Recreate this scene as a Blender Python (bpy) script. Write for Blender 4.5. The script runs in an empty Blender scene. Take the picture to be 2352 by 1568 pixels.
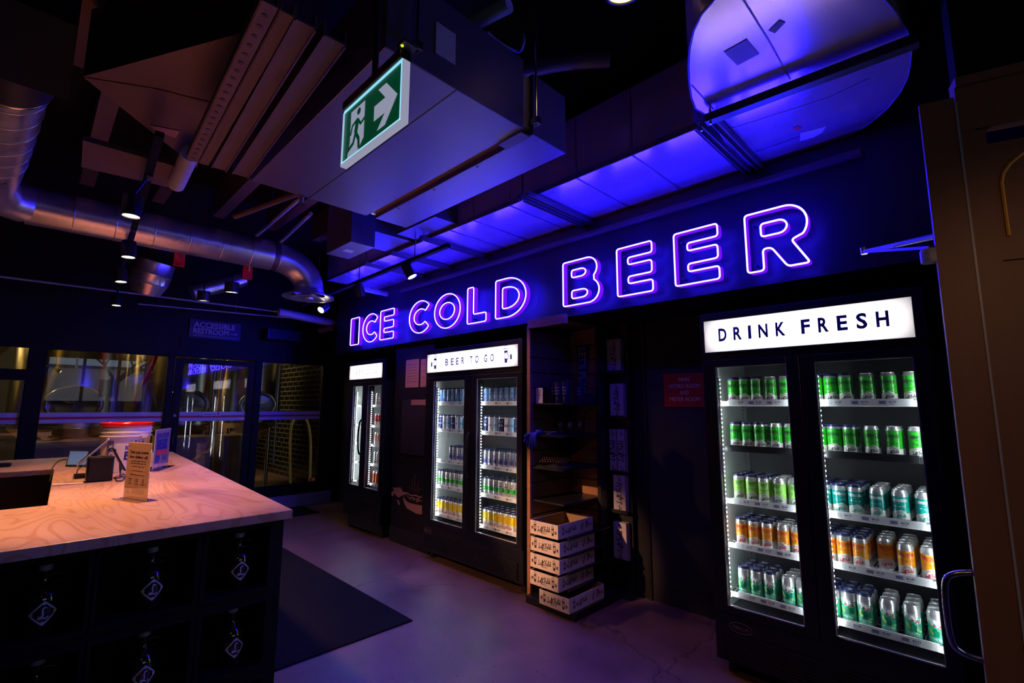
import bpy, math, random
from mathutils import Vector, Matrix
random.seed(7)
S = bpy.context.scene
COL = S.collection
PI = math.pi

# ---------------------------------------------------------------- camera
F_PX = 1103.06; YAW = 0.785191052; PITCH = 0.133253917; ROLL = 0.00346712652; EYE = 1.5
fw = Vector((-math.sin(YAW)*math.cos(PITCH), math.cos(YAW)*math.cos(PITCH), math.sin(PITCH)))
rt = Vector((math.cos(YAW), math.sin(YAW), 0)); up = rt.cross(fw)
rt2 = math.cos(ROLL)*rt + math.sin(ROLL)*up; up2 = -math.sin(ROLL)*rt + math.cos(ROLL)*up
cam = bpy.data.cameras.new('camera'); camo = bpy.data.objects.new('camera', cam); COL.objects.link(camo)
cam.sensor_width = 36; cam.lens = F_PX/2352*36; cam.clip_start = .05; cam.clip_end = 200
camo.matrix_world = Matrix(((rt2.x, up2.x, -fw.x, 0), (rt2.y, up2.y, -fw.y, 0), (rt2.z, up2.z, -fw.z, EYE), (0, 0, 0, 1)))
S.camera = camo

# ---------------------------------------------------------------- world, exposure
w = bpy.data.worlds.new('world'); S.world = w; w.use_nodes = True
w.node_tree.nodes['Background'].inputs[0].default_value = (.62, .78, 1, 1)
w.node_tree.nodes['Background'].inputs[1].default_value = 1.0
S.view_settings.view_transform = 'Standard'; S.view_settings.look = 'None'
S.view_settings.exposure = 0; S.view_settings.gamma = 1; S.view_settings.use_curve_mapping = False

NEON_POWER = 135.0
LED_POWER = 125.0
SIGN_POWER = 15.0
WARM = (1, .49, .24)
def lamp(name, kind, loc, energy, color=WARM, size=.05, target=None, angle=80, blend=.6, parent=None):
    l = bpy.data.lights.new(name, kind); l.energy = energy; l.color = color
    if kind == 'SPOT': l.spot_size = math.radians(angle); l.spot_blend = blend; l.shadow_soft_size = size
    elif kind == 'AREA': l.size = size
    else: l.shadow_soft_size = size
    o = bpy.data.objects.new(name, l); COL.objects.link(o); o.location = loc
    if target is not None:
        d = Vector(target)-Vector(loc); o.rotation_euler = d.to_track_quat('-Z', 'Y').to_euler()
    return o

def U(px, py, ax, val):
    """where the sight line through a point of the photograph meets the plane <axis ax> = val"""
    d = fw + rt2*((px-1176)/F_PX) - up2*((py-784)/F_PX)
    o = Vector((0, 0, EYE)); t = (val-o[ax])/d[ax]
    return o+d*t

# ---------------------------------------------------------------- materials
M = {}
def node_mat(name, col, rough=.5, metal=0, emit=None, estr=0, coat=0, spec=.5, alpha=1):
    m = bpy.data.materials.new(name); m.use_nodes = True
    b = m.node_tree.nodes['Principled BSDF']
    b.inputs['Base Color'].default_value = (*col, 1); b.inputs['Roughness'].default_value = rough
    b.inputs['Metallic'].default_value = metal; b.inputs['Coat Weight'].default_value = coat
    b.inputs['Specular IOR Level'].default_value = spec
    if emit: b.inputs['Emission Color'].default_value = (*emit, 1); b.inputs['Emission Strength'].default_value = estr
    M[name] = m
    return m
def vary(name, scale=6, amt=.25, rough_amt=.15, stretch=(1, 1, 1), bump=0, detail=6, col2=None):
    """procedural mottling of colour, roughness and relief"""
    m = M[name]; nt = m.node_tree; b = nt.nodes['Principled BSDF']
    tc = nt.nodes.new('ShaderNodeTexCoord'); mp = nt.nodes.new('ShaderNodeMapping'); mp.inputs['Scale'].default_value = stretch
    nz = nt.nodes.new('ShaderNodeTexNoise'); nz.inputs['Scale'].default_value = scale; nz.inputs['Detail'].default_value = detail; nz.inputs['Roughness'].default_value = .6
    nt.links.new(tc.outputs['Object'], mp.inputs[0]); nt.links.new(mp.outputs[0], nz.inputs['Vector'])
    c = b.inputs['Base Color'].default_value[:3]; cr = nt.nodes.new('ShaderNodeValToRGB')
    lo = tuple(x*(1-amt) for x in c); hi = col2 or tuple(min(1, x*(1+amt)) for x in c)
    cr.color_ramp.elements[0].position = .3; cr.color_ramp.elements[1].position = .7
    cr.color_ramp.elements[0].color = (*lo, 1); cr.color_ramp.elements[1].color = (*hi, 1)
    nt.links.new(nz.outputs['Fac'], cr.inputs[0]); nt.links.new(cr.outputs[0], b.inputs['Base Color'])
    mr = nt.nodes.new('ShaderNodeMapRange'); r = b.inputs['Roughness'].default_value
    mr.inputs['To Min'].default_value = max(.02, r-rough_amt); mr.inputs['To Max'].default_value = min(1, r+rough_amt)
    nt.links.new(nz.outputs['Fac'], mr.inputs['Value']); nt.links.new(mr.outputs[0], b.inputs['Roughness'])
    if bump:
        bp = nt.nodes.new('ShaderNodeBump'); bp.inputs['Strength'].default_value = bump; bp.inputs['Distance'].default_value = .01
        nt.links.new(nz.outputs['Fac'], bp.inputs['Height']); nt.links.new(bp.outputs[0], b.inputs['Normal'])
    return m

node_mat('concrete', (.155, .086, .072), .46); vary('concrete', 2.2, .35, .15, bump=.05, detail=10)
def concrete_marks():
    m = M['concrete']; nt = m.node_tree; b = nt.nodes['Principled BSDF']
    src = b.inputs['Base Color'].links[0].from_socket
    tc = nt.nodes.new('ShaderNodeTexCoord')
    v = nt.nodes.new('ShaderNodeTexVoronoi'); v.feature = 'DISTANCE_TO_EDGE'; v.inputs['Scale'].default_value = .55
    nz = nt.nodes.new('ShaderNodeTexNoise'); nz.inputs['Scale'].default_value = 3; nz.inputs['Detail'].default_value = 8
    mix = nt.nodes.new('ShaderNodeVectorMath'); mix.operation = 'SCALE'; mix.inputs['Scale'].default_value = .5
    ad = nt.nodes.new('ShaderNodeVectorMath'); ad.operation = 'ADD'
    nt.links.new(tc.outputs['Object'], nz.inputs['Vector']); nt.links.new(nz.outputs['Color'], mix.inputs[0])
    nt.links.new(tc.outputs['Object'], ad.inputs[0]); nt.links.new(mix.outputs[0], ad.inputs[1]); nt.links.new(ad.outputs[0], v.inputs['Vector'])
    cr = nt.nodes.new('ShaderNodeValToRGB'); cr.color_ramp.elements[0].position = .0; cr.color_ramp.elements[1].position = .006
    cr.color_ramp.elements[0].color = (.35, .35, .35, 1)
    nt.links.new(v.outputs['Distance'], cr.inputs[0])
    sp = nt.nodes.new('ShaderNodeTexNoise'); sp.inputs['Scale'].default_value = 42; sp.inputs['Detail'].default_value = 3
    nt.links.new(tc.outputs['Object'], sp.inputs['Vector'])
    cr2 = nt.nodes.new('ShaderNodeValToRGB'); cr2.color_ramp.elements[0].position = .30; cr2.color_ramp.elements[1].position = .34
    cr2.color_ramp.elements[0].color = (.3, .3, .3, 1); nt.links.new(sp.outputs['Fac'], cr2.inputs[0])
    m1 = nt.nodes.new('ShaderNodeMix'); m1.data_type = 'RGBA'; m1.blend_type = 'MULTIPLY'; m1.inputs[0].default_value = 1
    m2 = nt.nodes.new('ShaderNodeMix'); m2.data_type = 'RGBA'; m2.blend_type = 'MULTIPLY'; m2.inputs[0].default_value = 1
    nt.links.new(src, m1.inputs[6]); nt.links.new(cr.outputs[0], m1.inputs[7]); nt.links.new(m1.outputs[2], m2.inputs[6]); nt.links.new(cr2.outputs[0], m2.inputs[7])
    nt.links.new(m2.outputs[2], b.inputs['Base Color'])
concrete_marks()
node_mat('wall_black', (.014, .012, .015), .6, spec=.2); vary('wall_black', 3, .2, .1)
node_mat('wall_grey', (.035, .03, .034), .6, spec=.2); vary('wall_grey', 3, .2, .1)
node_mat('panel_navy', (.015, .005, .026), .42); vary('panel_navy', 4, .1, .05)
node_mat('ceiling_black', (.012, .011, .012), .8, spec=.1); vary('ceiling_black', 5, .3, .1)
node_mat('frame_navy', (.009, .008, .009), .5, spec=.15); vary('frame_navy', 9, .1, .05)
node_mat('metal_black', (.011, .011, .013), .38); vary('metal_black', 14, .2, .1)
node_mat('case_black', (.008, .008, .010), .32); vary('case_black', 10, .2, .08)
node_mat('plastic_black', (.007, .007, .008), .35, spec=.3); vary('plastic_black', 10, .2, .05)
node_mat('rubber', (.006, .006, .007), .9, spec=.15); vary('rubber', 60, .4, .05, bump=.2)
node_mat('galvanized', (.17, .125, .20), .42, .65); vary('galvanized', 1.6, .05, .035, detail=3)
node_mat('galv_dark', (.135, .09, .11), .5, .6); vary('galv_dark', 1.8, .12, .05, detail=3)
node_mat('spiral_steel', (.62, .60, .62), .30, .9); vary('spiral_steel', 7, .2, .08)
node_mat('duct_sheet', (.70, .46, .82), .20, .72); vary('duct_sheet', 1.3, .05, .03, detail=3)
node_mat('steel', (.6, .6, .6), .2, 1); vary('steel', 8, .15, .06)
node_mat('tank_steel', (.62, .56, .44), .24, 1); vary('tank_steel', 3, .12, .05, stretch=(6, 6, .4))
node_mat('alu', (.90, .91, .93), .30, .8); vary('alu', 20, .05, .03)
node_mat('navy_plastic', (.012, .02, .11), .35); vary('navy_plastic', 20, .1, .05)
node_mat('liner_white', (.86, .9, .9), .4); vary('liner_white', 4, .03, .05)
node_mat('liner_grey', (.055, .057, .065), .55); vary('liner_grey', 4, .05, .05)
node_mat('rail_white', (.86, .87, .88), .35); vary('rail_white', 10, .03, .05)
node_mat('paper', (.78, .74, .74), .7); vary('paper', 30, .03, .05)
node_mat('paper_tan', (.58, .42, .28), .6); vary('paper_tan', 20, .05, .05)
node_mat('card_white', (.72, .60, .56), .65); vary('card_white', 25, .05, .05)
node_mat('card_brown', (.30, .19, .11), .8); vary('card_brown', 25, .12, .05)
node_mat('ink_navy', (.012, .014, .22), .5); vary('ink_navy', 30, .05, .05)
node_mat('ink_black', (.012, .010, .02), .5); vary('ink_black', 30, .05, .05)
node_mat('ink_red', (.62, .02, .05), .5); vary('ink_red', 30, .05, .05)
node_mat('ink_pink', (.42, .20, .17), .6); vary('ink_pink', 30, .05, .05)
node_mat('ink_pale', (.45, .40, .42), .6); vary('ink_pale', 30, .05, .05)
node_mat('red_plastic', (.62, .008, .012), .22, coat=.3); vary('red_plastic', 12, .08, .05)
node_mat('sign_red', (.62, .012, .022), .25); vary('sign_red', 12, .08, .05)
node_mat('bucket_white', (.80, .74, .72), .35); vary('bucket_white', 8, .03, .05)
node_mat('fabric_navy', (.012, .022, .12), .85); vary('fabric_navy', 60, .2, .05, bump=.2)
node_mat('fabric_black', (.014, .012, .018), .9); vary('fabric_black', 60, .2, .05, bump=.2)
node_mat('fabric_blue', (.03, .03, .34), .75); vary('fabric_blue', 60, .2, .05, bump=.2)
node_mat('tumbler_navy', (.010, .010, .06), .4); vary('tumbler_navy', 12, .1, .05)
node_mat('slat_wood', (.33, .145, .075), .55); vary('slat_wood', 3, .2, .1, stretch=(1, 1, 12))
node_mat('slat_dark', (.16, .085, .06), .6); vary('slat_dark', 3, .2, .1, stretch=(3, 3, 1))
node_mat('door_brown', (.20, .085, .045), .5); vary('door_brown', 2, .15, .1, stretch=(6, 6, .5))
node_mat('hose_yellow', (.72, .50, .10), .45); vary('hose_yellow', 14, .1, .05)
node_mat('hose_red', (.6, .03, .02), .45); vary('hose_red', 14, .1, .05)
node_mat('pipe_grey', (.35, .34, .38), .4); vary('pipe_grey', 10, .1, .05)
node_mat('beige_cabinet', (.34, .22, .11), .5); vary('beige_cabinet', 4, .1, .05)
node_mat('brown_cabinet', (.12, .065, .035), .5); vary('brown_cabinet', 4, .1, .05)
node_mat('frost', (.62, .58, .64), .5); vary('frost', 20, .04, .05)
node_mat('screen_blue', (.10, .16, .25), .15, emit=(.16, .27, .42), estr=.30)
node_mat('bottle_glass', (.022, .012, .007), .06, coat=1); vary('bottle_glass', 5, .1, .02)
node_mat('yellow_sign', (.85, .45, .03), .5); vary('yellow_sign', 9, .06, .05)
node_mat('purple_label', (.20, .10, .24), .5); vary('purple_label', 9, .06, .05)
node_mat('tree_bark', (.05, .035, .03), .9); vary('tree_bark', 9, .3, .05)
node_mat('spark_cap', (.30, .30, .36), .5); vary('spark_cap', 12, .06, .05)

# emitters: lamps, tubes, backlit signs, LED dots
node_mat('neon', (0, 0, 0), .5, emit=(.0120, .0096, 1.0), estr=NEON_POWER)
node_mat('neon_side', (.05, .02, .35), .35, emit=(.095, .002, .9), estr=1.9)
node_mat('led', (0, 0, 0), .5, emit=(.90, .97, 1), estr=LED_POWER)
node_mat('lens_warm', (0, 0, 0), .5, emit=(1, .80, .52), estr=12)
node_mat('lens_dim', (0, 0, 0), .5, emit=(1, .74, .42), estr=1.6)
node_mat('ceiling_glow', (0, 0, 0), .5, emit=(1, .75, .32), estr=28)
node_mat('exit_white', (.3, .3, .33), .4, emit=(.62, .66, .90), estr=.42)
node_mat('exit_green', (0, .05, .02), .4, emit=(.0, .16, .065), estr=.22)
node_mat('exit_edge', (.5, .8, .8), .2, emit=(.30, .80, 1.0), estr=.9)
node_mat('lamp_yellow', (.5, .5, 0), .4, emit=(.7, .8, .05), estr=1.0)
node_mat('red_lamp', (.5, 0, 0), .4, emit=(1, .04, .04), estr=.25)

def diffuser_mat(name):
    """milky acrylic sheet, lit from behind by the tubes inside the sign box"""
    m = bpy.data.materials.new(name); m.use_nodes = True; nt = m.node_tree
    b = nt.nodes['Principled BSDF']; out = nt.nodes['Material Output']
    b.inputs['Base Color'].default_value = (.5, .48, .48, 1); b.inputs['Roughness'].default_value = .3
    t = nt.nodes.new('ShaderNodeBsdfTranslucent'); t.inputs[0].default_value = (.92, .90, .90, 1)
    mx = nt.nodes.new('ShaderNodeMixShader'); mx.inputs[0].default_value = .75
    nt.links.new(b.outputs[0], mx.inputs[1]); nt.links.new(t.outputs[0], mx.inputs[2]); nt.links.new(mx.outputs[0], out.inputs[0]); M[name] = m
diffuser_mat('sign_face')
node_mat('tube_white', (0, 0, 0), .5, emit=(1, .96, .97), estr=SIGN_POWER)

def glass_mat(name, tint=(1, 1, 1), refl=1.0, rough=.0):
    m = bpy.data.materials.new(name); m.use_nodes = True; nt = m.node_tree
    for n in list(nt.nodes): nt.nodes.remove(n)
    out = nt.nodes.new('ShaderNodeOutputMaterial'); mx = nt.nodes.new('ShaderNodeMixShader')
    tr = nt.nodes.new('ShaderNodeBsdfTransparent'); tr.inputs[0].default_value = (*tint, 1)
    gl = nt.nodes.new('ShaderNodeBsdfGlossy'); gl.inputs['Roughness'].default_value = rough
    lw = nt.nodes.new('ShaderNodeLayerWeight'); pw = nt.nodes.new('ShaderNodeMath'); pw.operation = 'POWER'; pw.inputs[1].default_value = 5; nt.links.new(lw.outputs['Facing'], pw.inputs[0])
    fr = nt.nodes.new('ShaderNodeMath'); fr.operation = 'MULTIPLY_ADD'; fr.inputs[1].default_value = .95; fr.inputs[2].default_value = .045; nt.links.new(pw.outputs[0], fr.inputs[0])
    mu = nt.nodes.new('ShaderNodeMath'); mu.operation = 'MULTIPLY'; mu.inputs[1].default_value = refl; mu.use_clamp = True
    nt.links.new(fr.outputs[0], mu.inputs[0]); nt.links.new(mu.outputs[0], mx.inputs[0]); nt.links.new(tr.outputs[0], mx.inputs[1]); nt.links.new(gl.outputs[0], mx.inputs[2]); nt.links.new(mx.outputs[0], out.inputs[0])
    M[name] = m
glass_mat('glass', refl=1.0); glass_mat('door_glass', (.95, .97, .97), refl=.55); glass_mat('clear_plastic', (.80, .84, .88), refl=1.6, rough=.05); glass_mat('acrylic', (.90, .86, .88), refl=1.5, rough=.03)
glass_mat('window_glass', (.85, .88, .9), refl=1.7)

def wood_mat(name, c1, c2, scale, stretch, warp=.6):
    m = node_mat(name, c1, .32, coat=.25); nt = m.node_tree; b = nt.nodes['Principled BSDF']; b.inputs['Coat Roughness'].default_value = .25
    tc = nt.nodes.new('ShaderNodeTexCoord'); mp = nt.nodes.new('ShaderNodeMapping'); mp.inputs['Scale'].default_value = stretch
    nt.links.new(tc.outputs['Object'], mp.inputs[0])
    n1 = nt.nodes.new('ShaderNodeTexNoise'); n1.inputs['Scale'].default_value = scale; n1.inputs['Detail'].default_value = 2; n1.inputs['Distortion'].default_value = warp
    nt.links.new(mp.outputs[0], n1.inputs['Vector'])
    mul = nt.nodes.new('ShaderNodeMath'); mul.operation = 'MULTIPLY'; mul.inputs[1].default_value = 95; nt.links.new(n1.outputs['Fac'], mul.inputs[0])
    sn = nt.nodes.new('ShaderNodeMath'); sn.operation = 'SINE'; nt.links.new(mul.outputs[0], sn.inputs[0])
    cr = nt.nodes.new('ShaderNodeValToRGB'); cr.color_ramp.elements[0].position = .0; cr.color_ramp.elements[1].position = .70
    cr.color_ramp.elements[0].color = (*c1, 1); e = cr.color_ramp.elements[1]; e.color = (*c1, 1)
    e2 = cr.color_ramp.elements.new(1.0); e2.color = (*c2, 1)
    mr = nt.nodes.new('ShaderNodeMapRange'); mr.inputs['From Min'].default_value = -1; nt.links.new(sn.outputs[0], mr.inputs['Value'])
    nt.links.new(mr.outputs[0], cr.inputs[0])
    n2 = nt.nodes.new('ShaderNodeTexNoise'); n2.inputs['Scale'].default_value = scale*.8; n2.inputs['Detail'].default_value = 8; nt.links.new(mp.outputs[0], n2.inputs['Vector'])
    cr2 = nt.nodes.new('ShaderNodeValToRGB'); cr2.color_ramp.elements[0].color = (.72, .66, .60, 1); cr2.color_ramp.elements[1].color = (1, 1, 1, 1)
    cr2.color_ramp.elements[0].position = .35; cr2.color_ramp.elements[1].position = .6; nt.links.new(n2.outputs['Fac'], cr2.inputs[0])
    mx = nt.nodes.new('ShaderNodeMix'); mx.data_type = 'RGBA'; mx.blend_type = 'MULTIPLY'; mx.inputs[0].default_value = .8
    nt.links.new(cr.outputs[0], mx.inputs[6]); nt.links.new(cr2.outputs[0], mx.inputs[7]); nt.links.new(mx.outputs[2], b.inputs['Base Color'])
wood_mat('maple', (.74, .45, .27), (.61, .32, .17), 1.5, (.55, 2.3, 1), .7)
wood_mat('maple_edge', (.66, .37, .18), (.54, .26, .12), 1.0, (5, .45, 5), .3)

def brick_mat(name, c, mortar, scale=1.0, rough=.15, off=(0, 0, 0)):
    m = node_mat(name, c, rough); nt = m.node_tree; b = nt.nodes['Principled BSDF']
    tc = nt.nodes.new('ShaderNodeTexCoord'); mp = nt.nodes.new('ShaderNodeMapping'); mp.inputs['Rotation'].default_value = off
    br = nt.nodes.new('ShaderNodeTexBrick'); br.inputs['Scale'].default_value = scale; br.inputs['Color1'].default_value = (*c, 1); br.inputs['Color2'].default_value = (*[x*.7 for x in c], 1)
    br.inputs['Mortar'].default_value = (*mortar, 1); br.inputs['Mortar Size'].default_value = .012; br.inputs['Brick Width'].default_value = .30; br.inputs['Row Height'].default_value = .10
    nt.links.new(tc.outputs['Object'], mp.inputs[0]); nt.links.new(mp.outputs[0], br.inputs['Vector']); nt.links.new(br.outputs['Color'], b.inputs['Base Color'])
brick_mat('tile_black', (.015, .014, .014), (.16, .13, .11), 1.0, .2, (PI/2, 0, 0))
brick_mat('brick_pink', (.75, .40, .30), (.55, .42, .38), 1.0, .8, (PI/2, 0, PI/2))

# ---------------------------------------------------------------- mesh builder
class MB:
    def __init__(s): s.v = []; s.f = []; s.m = []
    def add(s, vs, fs, m=0):
        o = len(s.v); s.v += [tuple(v) for v in vs]; s.f += [tuple(i+o for i in f) for f in fs]; s.m += [m]*len(fs); return s
    def box(s, x0, x1, y0, y1, z0, z1, m=0):
        x0, x1 = sorted((x0, x1)); y0, y1 = sorted((y0, y1)); z0, z1 = sorted((z0, z1))
        v = [(x, y, z) for z in (z0, z1) for y in (y0, y1) for x in (x0, x1)]
        return s.add(v, [(0, 2, 3, 1), (4, 5, 7, 6), (0, 1, 5, 4), (2, 6, 7, 3), (0, 4, 6, 2), (1, 3, 7, 5)], m)
    def obox(s, o, ex, ey, ez, m=0):
        o, ex, ey, ez = map(Vector, (o, ex, ey, ez))
        if ex.cross(ey).dot(ez) < 0: o = o+ex; ex = -ex
        v = [o+ex*i+ey*j+ez*k for k in (0, 1) for j in (0, 1) for i in (0, 1)]
        return s.add(v, [(0, 2, 3, 1), (4, 5, 7, 6), (0, 1, 5, 4), (2, 6, 7, 3), (0, 4, 6, 2), (1, 3, 7, 5)], m)
    def bar(s, a, b, w, h, m=0, upv=(0, 0, 1)):
        a = Vector(a); b = Vector(b); d = b-a; side = d.cross(Vector(upv))
        if side.length < 1e-6: side = Vector((1, 0, 0))
        side.normalize(); u = side.cross(d).normalized()
        return s.obox(a-side*w/2-u*h/2, d, side*w, u*h, m)
    def prism(s, poly, axis, a, b, m=0, mt=None):
        """poly of 2-D points extruded along axis (0: poly is (y,z), 1: (x,z), 2: (x,y))"""
        ar = sum(poly[i][0]*poly[(i+1) % len(poly)][1]-poly[(i+1) % len(poly)][0]*poly[i][1] for i in range(len(poly)))
        if ar < 0: poly = poly[::-1]
        a, b = sorted((a, b))
        def P(p, t): return ((t, p[0], p[1]), (p[0], t, p[1]), (p[0], p[1], t))[axis]
        n = len(poly); v = [P(p, a) for p in poly]+[P(p, b) for p in poly]
        fl = axis == 1
        q = lambda f: f[::-1] if fl else f
        s.add(v, [q(tuple(range(n))[::-1]), q(tuple(range(n, 2*n)))]+[q((i, (i+1) % n, (i+1) % n+n, i+n)) for i in range(n)], m)
        return s
    def lathe(s, prof, c=(0, 0, 0), seg=24, m=0, mats=None, cap=True, axis=(0, 0, 1)):
        """prof: list of (r, z) from bottom to top"""
        q = Vector((0, 0, 1)).rotation_difference(Vector(axis)); c = Vector(c); o = len(s.v)
        for r, z in prof:
            for k in range(seg):
                a = 2*PI*k/seg; s.v.append(tuple(c+q @ Vector((r*math.sin(a), -r*math.cos(a), z))))
        for i in range(len(prof)-1):
            for k in range(seg):
                k2 = (k+1) % seg; s.f.append((o+i*seg+k, o+i*seg+k2, o+(i+1)*seg+k2, o+(i+1)*seg+k)); s.m.append(mats[i] if mats else m)
        if cap:
            if prof[0][0] > 1e-5: s.f.append(tuple(o+k for k in range(seg))[::-1]); s.m.append(mats[0] if mats else m)
            if prof[-1][0] > 1e-5: s.f.append(tuple(o+(len(prof)-1)*seg+k for k in range(seg))); s.m.append(mats[-1] if mats else m)
        return s
    def cyl(s, a, b, r, r2=None, seg=20, m=0):
        a = Vector(a); b = Vector(b); d = b-a
        return s.lathe([(r, 0), (r if r2 is None else r2, d.length)], a, seg, m, axis=d)
    def tube(s, pts, r, seg=8, m=0, closed=False, caps=True):
        pts = [Vector(p) for p in pts]; n = len(pts); o = len(s.v); prev = None
        for i, p in enumerate(pts):
            if closed: t = (pts[(i+1) % n]-pts[i-1])
            else: t = pts[min(i+1, n-1)]-pts[max(i-1, 0)]
            t.normalize()
            if prev is None:
                prev = t.orthogonal().normalized()
            prev = (prev-t*prev.dot(t)).normalized(); bi = t.cross(prev)
            rr = r[i] if isinstance(r, (list, tuple)) else r
            for k in range(seg):
                a = 2*PI*k/seg; s.v.append(tuple(p+prev*math.cos(a)*rr+bi*math.sin(a)*rr))
        for i in range(n if closed else n-1):
            j = (i+1) % n
            off = 0
            if closed and j == 0:   # match the twist of the last ring with the first one
                best = min(range(seg), key=lambda q: (Vector(s.v[o+i*seg])-Vector(s.v[o+q])).length); off = best
            for k in range(seg):
                k2 = (k+1) % seg
                s.f.append((o+i*seg+k, o+i*seg+k2, o+j*seg+(k2+off) % seg, o+j*seg+(k+off) % seg)); s.m.append(m)
        if not closed and caps:
            s.f.append(tuple(o+k for k in range(seg))[::-1]); s.m.append(m)
            s.f.append(tuple(o+(n-1)*seg+k for k in range(seg))); s.m.append(m)
        return s
    def flat(s, polys, org, ux, uz, m=0):
        """2-D polygons laid on a surface; org is where (0,0) goes"""
        org, ux, uz = map(Vector, (org, ux, uz))
        for p in polys: s.add([org+ux*a+uz*b for a, b in p], [tuple(range(len(p)))], m)
        return s
    def text(s, t, org, ux, uz, m=0):
        vs, fs = t; org, ux, uz = map(Vector, (org, ux, uz))
        return s.add([org+ux*a+uz*b for a, b in vs], fs, m)
    def wrap(s, t, r, z0, th0=0, m=0, c=(0, 0, 0), taper=0):
        vs, fs = t
        return s.add([(c[0]+(r+taper*b)*math.sin(a/r+th0), c[1]-(r+taper*b)*math.cos(a/r+th0), c[2]+z0+b) for a, b in vs], fs, m)
    def build(s, name, mats, parent=None, org=None, smooth=None, bevel=0, parent_org=None):
        if isinstance(mats, str): mats = [mats]
        me = bpy.data.meshes.new(name); o3 = Vector(org) if org is not None else Vector((0, 0, 0))
        if parent is not None and org is None: o3 = ORG.get(parent.name, Vector((0, 0, 0)))
        me.from_pydata([tuple(Vector(v)-o3) for v in s.v], [], s.f)
        for a in mats: me.materials.append(M[a])
        me.polygons.foreach_set('material_index', s.m); me.update()
        if smooth:
            me.shade_smooth(); me.set_sharp_from_angle(angle=math.radians(smooth))
        o = bpy.data.objects.new(name, me); COL.objects.link(o)
        if parent is not None:
            o.parent = parent; o.location = (0, 0, 0)
        else: o.location = o3
        ORG[o.name] = o3
        if bevel:
            b = o.modifiers.new('bevel', 'BEVEL'); b.width = bevel; b.segments = 2; b.limit_method = 'ANGLE'; b.angle_limit = math.radians(40)
        return o
ORG = {}
def tag(o, label=None, cat=None, group=None, kind=None):
    if label: o['label'] = label
    if cat: o['category'] = cat
    if group: o['group'] = group
    if kind: o['kind'] = kind
    return o
def thing(name, label, cat, loc, group=None):
    o = bpy.data.objects.new(name, None); COL.objects.link(o); o.location = loc; o.empty_display_size = .1
    ORG[o.name] = Vector(loc); return tag(o, label, cat, group)
def struct(mb, name, mats, **k): return tag(mb.build(name, mats, **k), kind='structure')
CHILD = {}
def dup(root, loc, rotz=0, label=None, group=None, scale=None):
    """copy a thing with copies of its parts and sub-parts"""
    r = root.copy(); COL.objects.link(r); r.location = loc; r.rotation_euler = (0, 0, rotz)
    if label: r['label'] = label
    if group: r['group'] = group
    for ch in kids(root):
        c = ch.copy(); COL.objects.link(c); c.parent = r
        for g in kids(ch):
            d = g.copy(); COL.objects.link(d); d.parent = c
    return r
_k = {}
def kids(o):
    if o.name not in _k: _k[o.name] = [c for c in bpy.data.objects if c.parent == o]
    return _k[o.name]

# ---------------------------------------------------------------- lettering
_tc = {}
def txt(string, h, width=None, bold=0.0, shear=0.0, align='C', maxw=None, space=1.0):
    """mesh of a line of letters, cap height h, optionally squeezed to width; returns (2-D verts, faces)"""
    key = (string, round(bold, 3), space)
    if key not in _tc:
        cu = bpy.data.curves.new('t', 'FONT'); cu.body = string; cu.size = 1; cu.resolution_u = 3; cu.offset = bold; cu.space_character = space
        ob = bpy.data.objects.new('t', cu); COL.objects.link(ob)
        dg = bpy.context.evaluated_depsgraph_get(); me = bpy.data.meshes.new_from_object(ob.evaluated_get(dg))
        vs = [(v.co.x, v.co.y) for v in me.vertices]; fs = [tuple(p.vertices) for p in me.polygons]
        bpy.data.objects.remove(ob); bpy.data.curves.remove(cu); bpy.data.meshes.remove(me); _tc[key] = (vs, fs)
    vs, fs = _tc[key]
    if not vs: return ([], [])
    x0 = min(v[0] for v in vs); x1 = max(v[0] for v in vs); sc = h/.70; wd = (x1-x0)*sc; sx = 1
    if width: sx = width/wd
    elif maxw and wd > maxw: sx = maxw/wd
    out = []
    for x, y in vs:
        X = (x-x0)*sc*sx; Y = y*sc
        if align == 'C': X -= wd*sx/2
        elif align == 'R': X -= wd*sx
        out.append((X+shear*Y, Y))
    return (out, fs)
def shift(t, dx, dy): return ([(a+dx, b+dy) for a, b in t[0]], t[1])
def join(*ts):
    V = []; Fs = []
    for v, f in ts:
        o = len(V); V += v; Fs += [tuple(i+o for i in q) for q in f]
    return (V, Fs)
def spline(pts, n=6, closed=False):
    out = []; N = len(pts)
    for i in range(N if closed else N-1):
        g = lambda k: pts[k % N] if closed else pts[max(0, min(N-1, k))]
        p0, p1, p2, p3 = g(i-1), g(i), g(i+1), g(i+2)
        for j in range(n):
            t = j/n
            out.append(tuple(.5*((2*b)+(-a+c)*t+(2*a-5*b+4*c-d)*t*t+(-a+3*b-3*c+d)*t**3) for a, b, c, d in zip(p0, p1, p2, p3)))
    if not closed: out.append(tuple(pts[-1]))
    return out
def stroke(pts, w, smooth=4, closed=False):
    """flat brush stroke"""
    p = spline(pts, smooth, closed) if smooth else pts
    V = []; n = len(p)
    for i in range(n):
        a = p[i-1] if (i or closed) else p[0]; b = p[(i+1) % n] if (closed or i < n-1) else p[i]
        dx, dy = b[0]-a[0], b[1]-a[1]; L = math.hypot(dx, dy) or 1; nx, ny = -dy/L*w/2, dx/L*w/2
        V += [(p[i][0]+nx, p[i][1]+ny), (p[i][0]-nx, p[i][1]-ny)]
    fs = [(2*i+1, 2*((i+1) % n)+1, 2*((i+1) % n), 2*i) for i in range(n if closed else n-1)]
    return (V, fs)
def scale2(t, sx, sy=None): sy = sx if sy is None else sy; return ([(a*sx, b*sy) for a, b in t[0]], t[1])
def rot2(t, a): c, s_ = math.cos(a), math.sin(a); return ([(x*c-y*s_, x*s_+y*c) for x, y in t[0]], t[1])
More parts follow.
